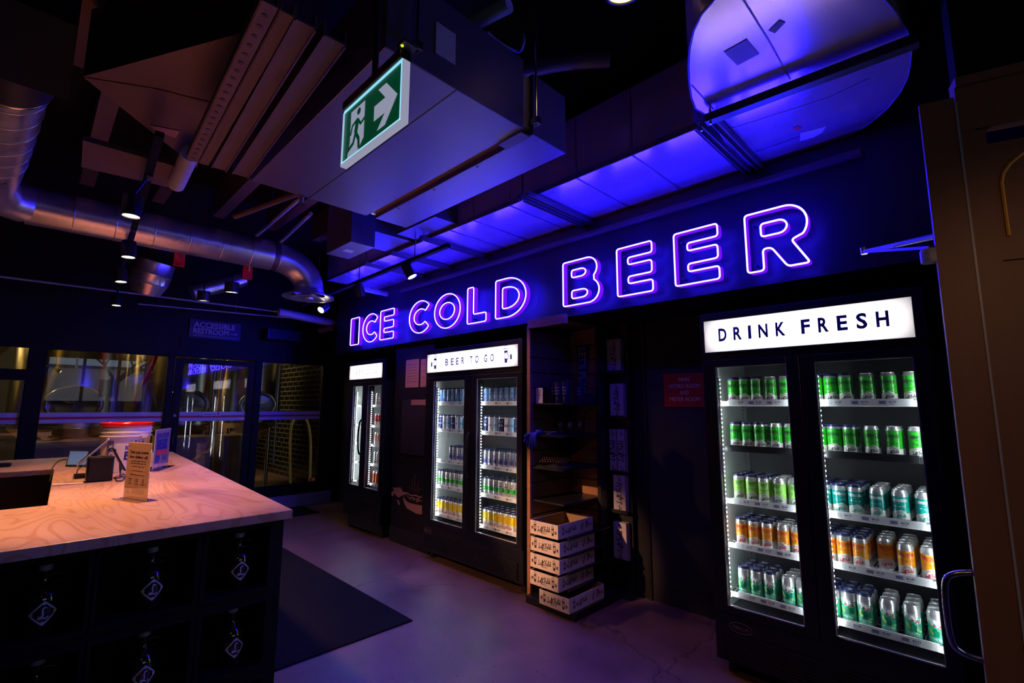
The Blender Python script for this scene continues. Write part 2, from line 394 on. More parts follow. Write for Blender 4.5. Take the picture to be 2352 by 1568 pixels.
SCRIPT = [  # brush lettering of the brewery's word mark, in units of letter height
    [(.42, .92), (.30, 1.0), (.22, .80), (.27, .45), (.20, .12), (.04, .04), (.02, .16), (.16, .18), (.40, .05), (.62, .10)],
    [(.62, .10), (.72, .22), (.86, .40), (.80, .50), (.70, .36), (.72, .12), (.86, .05), (1.00, .16)],
    [(1.00, .16), (1.14, .45), (1.26, .86), (1.20, 1.0), (1.12, .80), (1.08, .30), (1.00, -.25), (.94, -.12), (1.10, .12), (1.28, .20)],
    [(1.42, .88), (1.34, .40), (1.36, .10), (1.50, .08), (1.62, .20)], [(1.22, .62), (1.45, .68), (1.62, .66)],
    [(1.66, .78), (1.74, .98), (2.00, .94), (2.40, 1.02)], [(2.02, .94), (1.94, .50), (1.84, .10), (1.70, .02)], [(1.80, .52), (2.02, .56), (2.16, .60)],
    [(2.20, .48), (2.14, .18), (2.22, .06), (2.34, .14)], [(2.23, .68), (2.26, .72)],
    [(2.34, .14), (2.48, .36), (2.54, .46), (2.46, .50), (2.40, .34), (2.44, .10), (2.58, .06), (2.70, .18)],
    [(2.70, .18), (2.84, .60), (2.90, .95), (2.82, 1.0), (2.78, .60), (2.78, .12), (2.88, .06), (2.98, .16)],
    [(3.22, .44), (3.06, .44), (3.00, .20), (3.10, .05), (3.22, .20), (3.34, 1.02), (3.26, .50), (3.28, .10), (3.44, .10)]]
def logo(width, tilt=.10, wt=.11):
    t = join(*[stroke(p, wt) for p in SCRIPT]); s = width/3.4
    return rot2(scale2(shift(t, -1.7, -.45), s, s), tilt)
def script_L(h):
    t = stroke([(.62, .95), (.42, 1.0), (.34, .70), (.38, .35), (.24, .06), (.06, .10), (.14, .24), (.36, .12), (.60, .02), (.78, .16)], .12); return scale2(shift(t, -.4, -.5), h)
def ring(r, w, a0=0, a1=2*PI, n=28):
    return stroke([(r*math.cos(a0+(a1-a0)*i/n), r*math.sin(a0+(a1-a0)*i/n)) for i in range(n+1)], w, 0)
def poly(*p): return (list(p), [tuple(range(len(p)))])
def cup_hand(h, flip=1):
    """fist holding a pint, drawn in flat ink"""
    parts = [poly((-.17, .40), (.17, .40), (.15, .24), (-.15, .24)), stroke([(-.20, .58), (.20, .58), (.13, -.52), (-.13, -.52), (-.20, .58)], .03, 0),
             stroke([(-.20, .50), (-.1, .55), (0, .50), (.1, .55), (.20, .50)], .03), poly((-.12, -.18), (.12, -.18), (.11, -.48), (-.11, -.48)),
             stroke([(0, .70), (0, .84)], .04, 0), stroke([(-.08, .68), (-.13, .78)], .04, 0), stroke([(.08, .68), (.13, .78)], .04, 0)]
    for k in range(4): parts.append(stroke([(-.24, .18-.13*k), (-.10, .22-.13*k), (.02, .19-.13*k), (.06, .13-.13*k)], .03))
    parts += [stroke([(.10, .26), (.20, .10), (.24, -.12), (.12, -.30)], .05), stroke([(.24, .06), (.42, .05), (.42, -.22), (.20, -.22)], .03, 0), poly((.44, .10), (.60, .10), (.60, -.27), (.44, -.27))]
    return scale2(join(*parts), h*flip, h)
def bargrid(lines, w, h, x0=0, y0=0, lw=None):
    """rows of unreadably small print: rows of short dashes"""
    rnd = random.Random(len(lines)*7+int(w*1000)); out = []
    for i, frac in enumerate(lines):
        y = y0-i*h*1.9; x = -w*frac/2
        while x < w*frac/2:
            l = rnd.uniform(.05, .16)*w; l = min(l, w*frac/2-x)
            out.append(poly((x0+x, y), (x0+x+l, y), (x0+x+l, y+h), (x0+x, y+h))); x += l+.03*w
    return join(*out)

Z3 = (0, 0, 1)
# ================================================================ ROOM SHELL
WX = -7.6          # glass partition to the brewery
struct(MB().box(-13, 3, -3.5, 4.2, -.1, 0), 'floor', 'concrete')
struct(MB().box(-13, 3, -3.5, 4.2, 3.75, 3.85), 'ceiling', 'ceiling_black')
struct(MB().box(WX, -2.05, 3.6, 3.7, 0, 3.75), 'wall_front', 'wall_black')
struct(MB().box(-2.05, -1.28, 3.6, 3.7, 0, 3.75), 'wall_alcove', 'wall_grey')
struct(MB().box(-1.28, 3, 3.6, 3.7, 0, 3.75), 'wall_right', 'wall_black')
WY0, WY1, WZ0, WZ1 = .25, 2.75, 1.55, 2.85
struct(MB().box(3, 3.1, -3.5, WY0, 0, 3.75).box(3, 3.1, WY1, 3.7, 0, 3.75).box(3, 3.1, WY0, WY1, 0, WZ0).box(3, 3.1, WY0, WY1, WZ1, 3.75), 'wall_back', 'wall_black')
struct(MB().box(-13, 3.1, -3.6, -3.5, 0, 3.75), 'wall_left', 'wall_black')
struct(MB().box(-6.43, .6, 2.96, 3.6, 2.20, 3.75), 'wall_bulkhead', 'panel_navy')
struct(MB().box(-4.96, -4.205, 3.03, 3.6, 0, 2.20), 'wall_recess', 'wall_black')
struct(MB().box(-4.965, -4.205, 3.022, 3.03, 0, .17), 'baseboard_recess', 'case_black')

# partition wall: posts, header, curb
pm = MB(); A = WX-.12
pm.box(A, WX, -3.5, 3.6, 2.14, 3.75)                         # header and everything above the glass
pm.box(A, WX, -.033, .10, 0, 2.14)                           # post left of the wide window
pm.box(A, WX, 1.265, 1.33, 0, 2.14)
pm.box(A, WX, 2.318, 2.395, 0, 2.14)
pm.box(A, WX, 3.33, 3.6, 0, 2.14)
pm.box(A, WX, .10, 1.265, 0, .20).box(A, WX, -3.5, -.033, 0, .20)
struct(pm, 'wall_partition', 'frame_navy')
struct(MB().box(A-.02, WX+.05, 2.36, 3.52, 0, .17), 'trim_1', 'pipe_grey')
struct(MB().box(WX-.09, WX+.012, 2.395, 3.33, .17, .29), 'trim_2', 'frame_navy')
struct(MB().box(WX, WX+.02, 1.36, 2.30, 2.25, 2.42), 'trim_3', 'frame_navy')
struct(MB().box(WX, WX+.03, 1.25, 2.36, 2.14, 2.19), 'trim_4', 'frame_navy')

def window(n, y0, y1, z0, z1, bars=()):
    fr = MB(); t = .035; X0 = WX-.08; X1 = WX-.01
    fr.box(X0, X1, y0, y1, z0, z0+t).box(X0, X1, y0, y1, z1-t*.3, z1).box(X0, X1, y0, y0+.012, z0, z1).box(X0, X1, y1-.012, y1, z0, z1)
    for a, b in bars: fr.box(X0, WX+.005, y0, y1, a, b)
    o = struct(fr, 'window_%d' % n, 'frame_navy')
    MB().box(WX-.052, WX-.046, y0+.011, y1-.011, z0, z1).build('pane', 'window_glass', o)
    MB().box(WX-.0455, WX-.0445, y0+.012, y1-.012, 1.283, 1.406).build('frosted_band', 'frost', o)
    MB().box(WX-.0442, WX-.0436, y0+.012, y1-.012, 1.328, 1.356).build('red_stripe', 'ink_red', o)
    return o
window(1, -3.4, -.033, .20, 2.14, [(1.763, 1.884)])
window(2, .10, 1.265, .20, 2.14)
window(3, 2.395, 3.33, .29, 2.14)
# glazed door with a wide black frame
d = MB(); X0, X1 = WX-.07, WX-.015
d.box(X0, X1, 1.345, 1.43, .02, 2.12).box(X0, X1, 2.226, 2.305, .02, 2.12).box(X0, X1, 1.43, 2.226, 2.05, 2.12).box(X0, X1, 1.43, 2.226, .02, .26)
dr = struct(d, 'door_1', 'frame_navy')
MB().box(WX-.047, WX-.041, 1.43, 2.226, .26, 2.05).build('pane', 'window_glass', dr)
MB().box(WX-.0405, WX-.0395, 1.43, 2.226, 1.283, 1.406).build('frosted_band', 'frost', dr)
MB().box(WX-.0392, WX-.0386, 1.43, 2.226, 1.328, 1.356).build('red_stripe', 'ink_red', dr)
MB().cyl((WX-.015, 1.375, 1.36), (WX+.012, 1.375, 1.36), .017).build('lock', 'pipe_grey', dr, smooth=30)
MB().box(WX-.015, WX+.03, 1.366, 1.386, .98, 1.14).build('door_handle', 'metal_black', dr, bevel=.004)
e = tag(MB().box(WX-.0385, WX-.037, 1.708, 1.915, 1.35, 1.398).build('door_sticker', 'paper', org=(WX-.038, 1.81, 1.37)), 'small white sticker with a red hand on the glazed brewery door', 'sticker')
MB().text(txt('Employees Only', .021, width=.135, bold=.02), (WX-.0365, 1.785, 1.363), (0, 1, 0), (0, 0, 1)).build('lettering', 'ink_navy', e)
MB().lathe([(.013, 0), (.013, .001)], (WX-.0368, 1.885, 1.374), 12, axis=(1, 0, 0)).flat([[(-.008, 0), (.008, 0), (.010, .018), (-.010, .018)]], (WX-.0364, 1.885, 1.372), (0, 1, 0), (0, 0, 1)).build('hand_mark', 'ink_red', e)

# restroom sign
t = thing('restroom_sign', 'dark restroom sign with an arrow above the glazed brewery door', 'sign', (WX+.05, 1.75, 2.52))
MB().box(WX+.002, WX+.03, 1.44, 2.07, 2.40, 2.655).build('board', 'panel_navy', t, bevel=.003)
F = (0, 1, 0)
l = MB().text(txt('ACCESSIBLE', .072, width=.50, bold=.018, align='L'), (WX+.032, 1.49, 2.548), F, Z3)
l.text(txt('RESTROOM', .072, width=.425, bold=.018, align='L'), (WX+.032, 1.49, 2.462), F, Z3)
l.box(WX+.0315, WX+.033, 1.935, 2.00, 2.487, 2.495).flat([[(2.0, 2.475), (2.03, 2.491), (2.0, 2.507)]], (WX+.033, 0, 0), F, Z3)
l.text(txt('MORE RESTROOMS AVAILABLE UPSTAIRS TO THE LEFT', .017, width=.53, align='L'), (WX+.032, 1.49, 2.425), F, Z3)
l.build('lettering', 'ink_pale', t)
# projector-like black unit and pipes on the partition
t = thing('wall_speaker', 'black speaker box on the partition above the right window', 'speaker', (WX+.1, 2.6, 2.55))
MB().box(WX+.003, WX+.22, 2.36, 2.85, 2.45, 2.62).build('cabinet', 'metal_black', t, bevel=.015)
MB().box(WX+.22, WX+.225, 2.40, 2.81, 2.47, 2.60).build('grille', 'plastic_black', t)
MB().cyl((WX+.1, 2.6, 2.62), (WX+.1, 2.6, 2.75), .012).build('bracket', 'metal_black', t)

# ---------------------------------------------------------------- brewery behind the glass
struct(MB().box(-13, -12.9, -3.5, 4.2, 0, 3.75), 'wall_far', 'wall_black')
struct(MB().box(-13, WX-.12, 4.0, 4.2, 0, 3.75), 'wall_tiled', 'tile_black')
# street window of the shop, behind the camera; the partition glass mirrors it
wf = MB()
for y in (WY0, 1.02, 1.80, WY1-.07): wf.box(3.02, 3.08, y, y+.07, WZ0, WZ1)
wf.box(3.02, 3.08, WY0, WY1, WZ0, WZ0+.05).box(3.02, 3.08, WY0, WY1, WZ1-.05, WZ1)
wo = struct(wf, 'window_4', 'metal_black'); MB().box(3.045, 3.05, WY0, WY1, WZ0, WZ1).build('pane', 'glass', wo)
t = thing('brick_building', 'pale brick building across the street from the shop window', 'building', (18, 1, 0))
MB().box(18, 20, -14, 9, -1, 3.35).build('facade', 'brick_pink', t)
for ya in (-3.5, -.2, 2.6, 5.5): MB().box(17.97, 18.0, ya, ya+.8, 1.9, 2.8).build('window', 'wall_grey', t)
MB().box(17.9, 20.1, -14.1, 9.1, 3.35, 3.5).build('roof', 'galv_dark', t)
rnd = random.Random(3); tb = MB()
def branch(p, d, L, r, n):
    pts = [p]; q = Vector(p); dd = Vector(d).normalized()
    for i in range(4):
        dd = (dd+Vector((rnd.uniform(-.15, .15), rnd.uniform(-.22, .22), rnd.uniform(-.1, .16)))).normalized(); q = q+dd*L/4; pts.append(tuple(q))
    tb.tube(pts, [r*(1-.15*i) for i in range(5)], 5)
    if n: 
        for i in range(3): branch(pts[rnd.randint(2, 4)], dd+Vector((rnd.uniform(-.4, .4), rnd.uniform(-1, 1), rnd.uniform(-.3, .7))), L*.66, r*.5, n-1)
branch((7.0, 2.0, 0), (0, -.12, 1), 2.3, .13, 5)
tag(tb.build('bare_tree', 'tree_bark', org=(7.0, 2.0, 0), smooth=60), 'leafless tree outside the shop window', 'tree')

def tank(name, y, x, label, rad=.62, man=True, py=0):
    t = thing(name, label, 'fermentation tank', (x, y, 0), 'steel tanks in the brewery')
    MB().lathe([(.05, .62), (rad*.35, .78), (rad, 1.18), (rad, 2.5), (rad*.85, 2.72), (rad*.4, 2.85), (.06, 2.88)], (x, y, 0), 48).build('vessel', 'tank_steel', t, smooth=35)
    for z in (1.20, 2.46): MB().tube([(x+(rad+.004)*math.cos(a*PI/16), y+(rad+.004)*math.sin(a*PI/16), z) for a in range(32)], .012, 6, closed=True).build('weld_band', 'steel', t, smooth=60)
    for k in range(4):
        a = PI/4+k*PI/2; MB().cyl((x+rad*.8*math.cos(a), y+rad*.8*math.sin(a), 0), (x+rad*.8*math.cos(a), y+rad*.8*math.sin(a), 1.2), .035, seg=12).build('leg', 'tank_steel', t, smooth=40)
    if man:
        if x > -9.4: MB().text(txt('FV', .11, width=.24, bold=.03), (x+rad+.004, y-.33, 1.93), (0, 1, 0), Z3).build('tank_number', 'ink_navy', t)
        mx = x+rad; r = MB(); c = Vector((mx+.05, y+.02, 1.50)); n = Vector((1, -.25, 0)).normalized(); s_ = n.cross(Vector((0, 0, 1)))
        r.tube([c+s_*.28*math.cos(a*PI/16)+Vector((0, 0, .22))*math.sin(a*PI/16) for a in range(32)], .032, 10, closed=True)
        mh = r.build('manway_ring', 'steel', t, smooth=60)
        lid = MB(); o = c-n*.03
        vs = [o+n*.02]; 
        for k in range(32): vs.append(o+s_*.26*math.cos(k*PI/16)+Vector((0, 0, .20))*math.sin(k*PI/16))
        lid.add(vs, [(0, k+1, (k+1) % 32+1) for k in range(32)]); lid.build('manway_lid', 'steel', mh, smooth=60)
        w_ = MB()
        for a in range(5): w_.cyl(c+n*.06, c+n*.06+s_*.15*math.cos(a*2*PI/5+.5)+Vector((0, 0, .15))*math.sin(a*2*PI/5+.5), .006, seg=6)
        w_.cyl(c-n*.02, c+n*.09, .018, seg=10); w_.build('hand_wheel', 'steel', mh, smooth=60)
    MB().cyl((x+rad*.75, y+.42, .4), (x+rad*.75, y+.42, 2.9), .018, seg=8).tube([(x+rad*.75, y+.42, 2.88), (x+rad*.7, y+.38, 3.05), (x+.2, y+.2, 3.15), (x, y, 3.1), (x, y, 2.85)], .02, 8).build('pipe', 'steel', t, smooth=60)
    return t
tank('fermentation_tank', .42, -9.35, 'steel tank with round manway, left in the wide brewery window')
tank('fermentation_tank', 1.72, -9.55, 'steel tank behind the post left of the glazed brewery door')
tank('fermentation_tank', 2.95, -10.15, 'steel tank behind the right post of the glazed brewery door', .6)
tank('fermentation_tank', -.95, -9.2, 'steel tank partly seen in the leftmost brewery window', .58, man=False)
tank('fermentation_tank', 2.25, -11.6, 'steel tank furthest back in the brewery', .55, man=False)
def hose(label, pts, r, m): return tag(MB().tube(spline(pts, 8), r, 10).build('hose', m, smooth=60), label, 'hose')
hose('yellow hose looping over its wall reel by the tiled brewery wall', [(-8.6, 3.30, .01), (-8.6, 3.24, .95), (-8.6, 3.28, 1.24), (-8.6, 3.40, 1.31), (-8.6, 3.52, 1.20), (-8.6, 3.60, .80), (-8.6, 3.62, .01)], .022, 'hose_yellow')
hose('thick yellow hose rising behind the leftmost brewery window', [(-8.1, -.95, 1.2), (-8.1, -.62, 1.75), (-8.1, -.36, 2.05), (-8.1, -.22, 2.35), (-8.15, -.15, 3.36)], .06, 'hose_yellow')
hose('yellow hose curving under the tank beside the glazed door', [(-8.02, 1.2, .70), (-8.02, 1.5, .66), (-8.03, 1.80, .80), (-8.04, 1.97, 1.15), (-8.06, 2.0, 3.36)], .022, 'hose_yellow')
hose('red hose hanging between two tanks in the wide brewery window', [(-8.5, 1.26, 3.36), (-8.5, 1.25, 2.3), (-8.5, 1.20, 2.0), (-8.5, 1.10, 1.7), (-8.5, 1.06, 1.5)], .026, 'hose_red')
hose('red hose hanging in front of the tanks seen through the glazed door', [(-8.9, 2.20, 3.36), (-8.9, 2.20, 2.5), (-8.9, 2.22, 2.1), (-8.9, 2.19, 1.7), (-8.9, 2.17, 1.3)], .035, 'hose_red')
for i, (y0, y1, lab) in enumerate(((1.45, 1.95, 'tan cabinet under the tank, seen through the left of the glazed door'), (2.10, 2.45, 'tan cabinet seen through the right of the glazed door'), (.0, .85, 'tan cabinet seen low in the wide brewery window'))):
    t = thing('storage_cabinet', lab, 'cabinet', (-8.45, (y0+y1)/2, 0)); MB().box(-8.62, -8.1, y0, y1, .02, 1.05).build('body', 'beige_cabinet', t, bevel=.01)
    MB().box(-8.102, -8.092, y0+.03, y1-.03, .1, .98).build('door', 'beige_cabinet', t, bevel=.003)
t = thing('switch_box', 'grey electrical switch box with lamps on the tiled brewery wall', 'switch box', (-8.45, 3.98, 1.6))
MB().box(-8.75, -8.3, 3.86, 3.99, 1.45, 1.85).build('enclosure', 'galv_dark', t, bevel=.008)
for a in (0, 1):
    for b in (0, 1): MB().lathe([(.012, 0), (.012, .01)], (-8.62+a*.12, 3.858, 1.55+b*.14), 10, axis=(0, -1, 0)).build('indicator', 'lens_warm', t)
tag(MB().cyl((-8.45, 3.96, 1.85), (-8.45, 3.96, 3.75), .03, seg=10).build('conduit', 'galv_dark', smooth=50), 'vertical grey conduit above the switch box', 'conduit')
t = thing('safety_notice', 'yellow and red safety notice on the tiled brewery wall', 'notice', (-7.95, 3.98, 2.05)); MB().box(-8.08, -7.80, 3.975, 3.99, 1.86, 2.26).build('sheet', 'yellow_sign', t); MB().box(-8.08, -7.80, 3.97, 3.975, 2.22, 2.26).build('header', 'ink_red', t); MB().box(-7.99, -7.86, 3.97, 3.975, 2.02, 2.2).build('picture', 'paper', t)
t = thing('spray_gun', 'red and white spray nozzle lying at the foot of the tiled wall', 'nozzle', (-8.3, 3.5, .25)); MB().cyl((-8.3, 3.50, .0), (-8.3, 3.62, .30), .03).build('body', 'paper', t, smooth=40); MB().box(-8.34, -8.26, 3.5, 3.6, .20, .28).build('trigger', 'ink_red', t, bevel=.01)
for i, (y0, y1, x0, x1) in enumerate(((.05, .75, -9.9, -8.9), (.1, .9, -11.6, -11.0), (2.2, 2.8, -11.4, -10.8), (-1.1, -.5, -10.6, -10.0), (1.2, 1.7, -11.0, -10.5))):
    t = thing('ceiling_panel_light', ('large lit ceiling panel nearest the wide brewery window', 'narrow lit ceiling panel deep in the brewery', 'lit ceiling panel above the rear tank', 'lit ceiling panel over the leftmost tank', 'lit ceiling panel between the two middle tanks')[i], 'ceiling light', ((x0+x1)/2, (y0+y1)/2, 3.3))
    MB().box(x0-.03, x1+.03, y0-.03, y1+.03, 3.30, 3.36).build('housing', 'galv_dark', t); MB().box(x0, x1, y0, y1, 3.29, 3.30).build('diffuser', 'ceiling_glow', t)
struct(MB().box(-12.9, WX-.12, -3.5, 4.0, 3.37, 3.40), 'ceiling_brewery', 'beige_cabinet')

# ================================================================ NEON SIGN
YT = 2.865                              # plane of the glowing tubes
def arc(cx, cz, rx, rz, a0, a1, n=14): return [(cx+rx*math.cos(math.radians(a0+(a1-a0)*i/n)), cz+rz*math.sin(math.radians(a0+(a1-a0)*i/n))) for i in range(n+1)]
def glyph(ch, w, h, s):
    """closed outlines of a block letter, width w, height h, stroke s"""
    if ch == 'I': return [[(0, 0), (w, 0), (w, h), (0, h)]]
    if ch == 'L': return [[(0, 0), (w, 0), (w, s*.95), (s, s*.95), (s, h), (0, h)]]
    if ch == 'E':
        m = h*.5; t_ = s*.90; a = s*.48
        return [[(0, 0), (w, 0), (w, t_), (s, t_), (s, m-a), (w*.985, m-a), (w*.985, m+a), (s, m+a), (s, h-t_), (w, h-t_), (w, h), (0, h)]]
    if ch == 'O': return [arc(w/2, h/2, w/2, h/2, 0, 350, 35), arc(w/2, h/2, w/2-s, h/2-s, 0, 350, 30)]
    if ch == 'D':
        r = w*.62
        o = [(0, 0)]+[(w-r, 0)]+arc(w-r, h/2, r, h/2, -84, 84, 22)+[(w-r, h), (0, h)]
        q = r-s*.9
        i = [(s, s*.9)]+[(w-r, s*.9)]+arc(w-r, h/2, q, h/2-s*.9, -80, 80, 16)+[(w-r, h-s*.9), (s, h-s*.9)]
        return [o, i]
    if ch == 'B':
        k = h*.52; rt_ = (h-k)/2; rb = k/2
        o = [(0, 0), (w-rb*1.05, 0)]+arc(w-rb*1.05, rb, rb*1.05, rb, -80, 58, 12)+[(w*.87, k*1.0)]+arc(w*.95-rt_*1.05, k+rt_, rt_*1.05, rt_, -48, 84, 12)+[(w*.95-rt_*1.05, h), (0, h)]
        z1 = h*.62; a = s*.42
        i1 = [(s*.95, h*.145), (w*.55, h*.145)]+arc(w*.55, h*.235, w*.14, h*.09, -70, 70, 8)+[(w*.55, h*.325), (s*.95, h*.325)]
        i2 = [(s*.95, h*.62), (w*.52, h*.62)]+arc(w*.52, h*.705, w*.13, h*.085, -70, 70, 8)+[(w*.52, h*.79), (s*.95, h*.79)]
        return [o, i1, i2]
    if ch == 'R':
        rb = h*.32
        o = [(0, 0), (s*1.0, 0), (s*1.0, h*.36), (w*.42, h*.36), (w*.66, 0), (w*1.0, 0), (w*.74, h*.42)]+arc(w-rb*.98, h-rb, rb*.98, rb, -38, 84, 14)+[(w-rb, h), (0, h)]
        i = [(s*.95, h*.57), (w*.56, h*.57)]+arc(w*.56, h*.68, w*.13, h*.11, -70, 70, 8)+[(w*.56, h*.79), (s*.95, h*.79)]
        return [o, i]
    if ch == 'C':
        o = arc(w*.52, h/2, w*.52, h/2, 40, 320, 30); i = arc(w*.53, h/2, w*.52-s, h/2-s, 318, 42, 24)
        return [o+i]
def rounded(p, r):
    out = []; n = len(p)
    for i in range(n):
        a, b, c = Vector(p[i-1]), Vector(p[i]), Vector(p[(i+1) % n]); u = (a-b); v = (c-b)
        ang = u.angle(v) if u.length > 1e-6 and v.length > 1e-6 else PI
        if ang > math.radians(155): out.append(tuple(b)); continue
        q = min(r, u.length*.45, v.length*.45); p0 = b+u.normalized()*q; p2 = b+v.normalized()*q
        for k in range(5):
            t_ = k/4; out.append(tuple(p0*(1-t_)**2+b*2*t_*(1-t_)+p2*t_*t_))
    return out
def neon_letter(ch, px0, px1, pyb, label):
    a = U(px0, pyb, 1, YT); b = U(px1, pyb, 1, YT); w_ = b.x-a.x; h = .345; z0 = 2.262; s = .088
    outs = [rounded(g, .020) for g in glyph(ch, w_, h, s)]
    t = thing('neon_letter', label, 'neon letter', (a.x+w_/2, YT, z0))
    tb = MB(); sd = MB()
    for o in outs:
        P = [(a.x+p[0], YT, z0+p[1]) for p in o]; tb.tube(P, .0052, 8, closed=True)
        n = len(o); V = []; q = .0045
        for k in range(n):
            d = Vector(o[(k+1) % n])-Vector(o[k-1]); d.normalize(); nx, nz = -d.y*q, d.x*q
            x, z = a.x+o[k][0], z0+o[k][1]
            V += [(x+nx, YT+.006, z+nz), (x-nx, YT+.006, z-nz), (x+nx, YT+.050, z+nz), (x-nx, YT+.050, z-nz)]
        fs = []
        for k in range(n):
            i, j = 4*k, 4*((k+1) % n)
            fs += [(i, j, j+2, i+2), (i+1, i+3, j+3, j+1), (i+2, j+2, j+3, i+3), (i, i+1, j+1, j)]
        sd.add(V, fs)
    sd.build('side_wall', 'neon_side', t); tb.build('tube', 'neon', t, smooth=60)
    st = MB()
    for f in (.15, .85): st.cyl((a.x+min(.03, w_*.3), YT+.045, z0+h*f), (a.x+min(.03, w_*.3), 2.962, z0+h*f), .006, seg=6)
    st.build('standoff', 'metal_black', t)
NL = [('I', 804, 823, 'glowing blue letter I, first letter of ICE'), ('C', 832, 868, 'glowing blue letter C in the middle of ICE'), ('E', 872, 903, 'glowing blue letter E at the end of ICE'),
      ('C', 939, 988, 'glowing blue letter C, first letter of COLD'), ('O', 997, 1056, 'glowing blue letter O in COLD'), ('L', 1073, 1116, 'glowing blue letter L in COLD'), ('D', 1138, 1208, 'glowing blue letter D at the end of COLD'),
      ('B', 1294, 1377, 'glowing blue letter B, first letter of BEER'), ('E', 1419, 1501, 'glowing blue letter E right after the B of BEER'), ('E', 1552, 1655, 'glowing blue letter E just before the R of BEER'), ('R', 1718, 1864, 'large glowing blue letter R at the end of BEER')]
for ch, a, b, lab in NL: neon_letter(ch, a, b, 795-(a-804)*.177, lab)

# ================================================================ COOLERS
YF = 2.92                                # front plane of the cooler doors
def led_strip(x, z0, z1, parent, face=1, y=2.985, step=.026):
    """row of white LED dots on a thin channel; face +1 looks right, -1 looks left"""
    c = MB().box(x-.014*face, x+.005*face, y-.014, y-.010, z0, z1).build('led_channel', 'rail_white', parent)
    d = MB(); n = int((z1-z0)/step)
    for i in range(n):
        z = z0+(i+.5)*step; d.box(x+.001*face, x+.004*face, y-.003, y+.003, z-.0028, z+.0028)
    tag(d.build('led_dots', 'led', c), kind='stuff')
def spaced(word, h, spans, x_ref, ch=1.0):
    """letters set one by one: spans are the left and right edges of every letter on the panel"""
    out = []
    for c, (a, b) in zip(word, spans):
        out.append(shift(txt(c, h, width=max(b-a, .006) if c != 'I' else None, bold=.030*ch), (a+b)/2-x_ref, 0))
    return join(*out)
def spans_px(vals, f, y): return [tuple(U(f(v), y, 1, 2.92).x for v in pr_) for pr_ in vals]
def cooler(name, label, X0, X1, doors, gz0, gz1, zb, sign, signz, text, shelves, rails, led_z=None, castors=0, badge=None, marks=False):
    """glass door merchandiser; doors = list of glass spans (x0, x1, handle_x)"""
    yb = 3.56; t = thing(name, label, 'cooler', ((X0+X1)/2, YF, 0)); ztop = signz[1]+.045
    cs = MB(); tk = .045
    cs.box(X0, X0+tk-.012, YF+.04, yb, zb+.02, ztop).box(X1-tk+.012, X1, YF+.04, yb, zb+.02, ztop)
    cs.box(X0, X1, yb-.03, yb, zb+.02, ztop).box(X0, X1, YF+.10, yb, gz1+.05, ztop).box(X0, X1, YF+.04, YF+.10, gz1+.05, signz[0]-.012)
    cs.box(X0, X1, YF+.04, yb, zb+.02, gz0-.06)
    cs.box(X0, X1, YF+.012, YF+.045, zb+.03, gz0-.045).box(X0, X1, YF+.005, YF+.045, gz1+.045, signz[0]-.012)
    cs.box(X0, sign[0], YF, YF+.1, signz[0]-.012, ztop).box(sign[1], X1, YF, YF+.1, signz[0]-.012, ztop).box(sign[0], sign[1], YF, YF+.1, signz[1], ztop).box(sign[0], sign[1], YF, YF+.1, signz[0]-.012, signz[0])
    cs.build('cabinet', 'case_black', t, bevel=.003)
    li = MB(); a, b = X0+tk-.012, X1-tk+.012
    li.box(a, a+.006, YF+.05, yb-.03, gz0-.055, gz1+.045, 0).box(b-.006, b, YF+.05, yb-.03, gz0-.055, gz1+.045, 0)
    li.box(a, b, yb-.036, yb-.03, gz0-.055, gz1+.045, 1).box(a, b, YF+.05, yb-.03, gz0-.06, gz0-.052, 1).box(a, b, YF+.05, yb-.03, gz1+.04, gz1+.05, 1)
    li.build('liner', ['liner_white', 'liner_grey'], t)
    for xs in ([a+.0065, 1], [b-.0065, -1]):     # slotted shelf standards
        p = MB(); n = int((gz1-gz0)/.025)
        for yy in (3.05, 3.45):
            for i in range(n): p.box(xs[0], xs[0]+.0006*xs[1], yy-.0035, yy+.0035, gz0+.01+i*.025, gz0+.023+i*.025)
        tag(p.build('shelf_slots', 'metal_black', t), kind='stuff')
    g = MB()
    n = 9
    for i in range(n):
        z = zb+.06+(gz0-.16-zb-.05)*i/(n-1); g.bar((X0+.03, YF+.008, z), (X1-.06, YF+.008, z), .016, .010)
    g.build('grille', 'metal_black', t)
    for x in (X0+.06, X1-.06):
        for y in (YF+.10, yb-.08): MB().cyl((x, y, 0), (x, y, zb+.025), .022 if castors else .03, seg=12).build('foot', 'metal_black', t)
    if castors: MB().box(X0+.02, X1-.02, YF+.07, yb-.02, .03, zb+.02).build('under_shade_box', 'metal_black', t)  # black box added to stand for the shade under the cooler
    # sign box with tubes behind a milky sheet
    s = MB().box(sign[0], sign[1], YF+.003, YF+.007, signz[0], signz[1]).build('sign_panel', 'sign_face', t)
    MB().box(sign[0]+.001, sign[1]-.001, YF+.096, YF+.099, signz[0]+.001, signz[1]-.001).build('reflector', 'liner_white', s)
    mz = (signz[0]+signz[1])/2
    for k in (-1, 1): MB().cyl((sign[0]+.03, YF+.075, mz+k*.040), (sign[1]-.03, YF+.075, mz+k*.040), .009, seg=8).build('tube', 'tube_white', s)
    m_ = MB().text(text[0], (text[1], YF+.0015, mz+text[2]), (1, 0, 0), (0, 0, 1))
    if marks: 
        for sx_, fl in ((sign[0]+.145, -1), (sign[1]-.145, 1)): MB().text(cup_hand(.122, fl), (sx_, YF+.0015, mz), (1, 0, 0), (0, 0, 1)).build('cup_mark', 'ink_navy', s)
    m_.build('lettering', 'ink_navy', s)
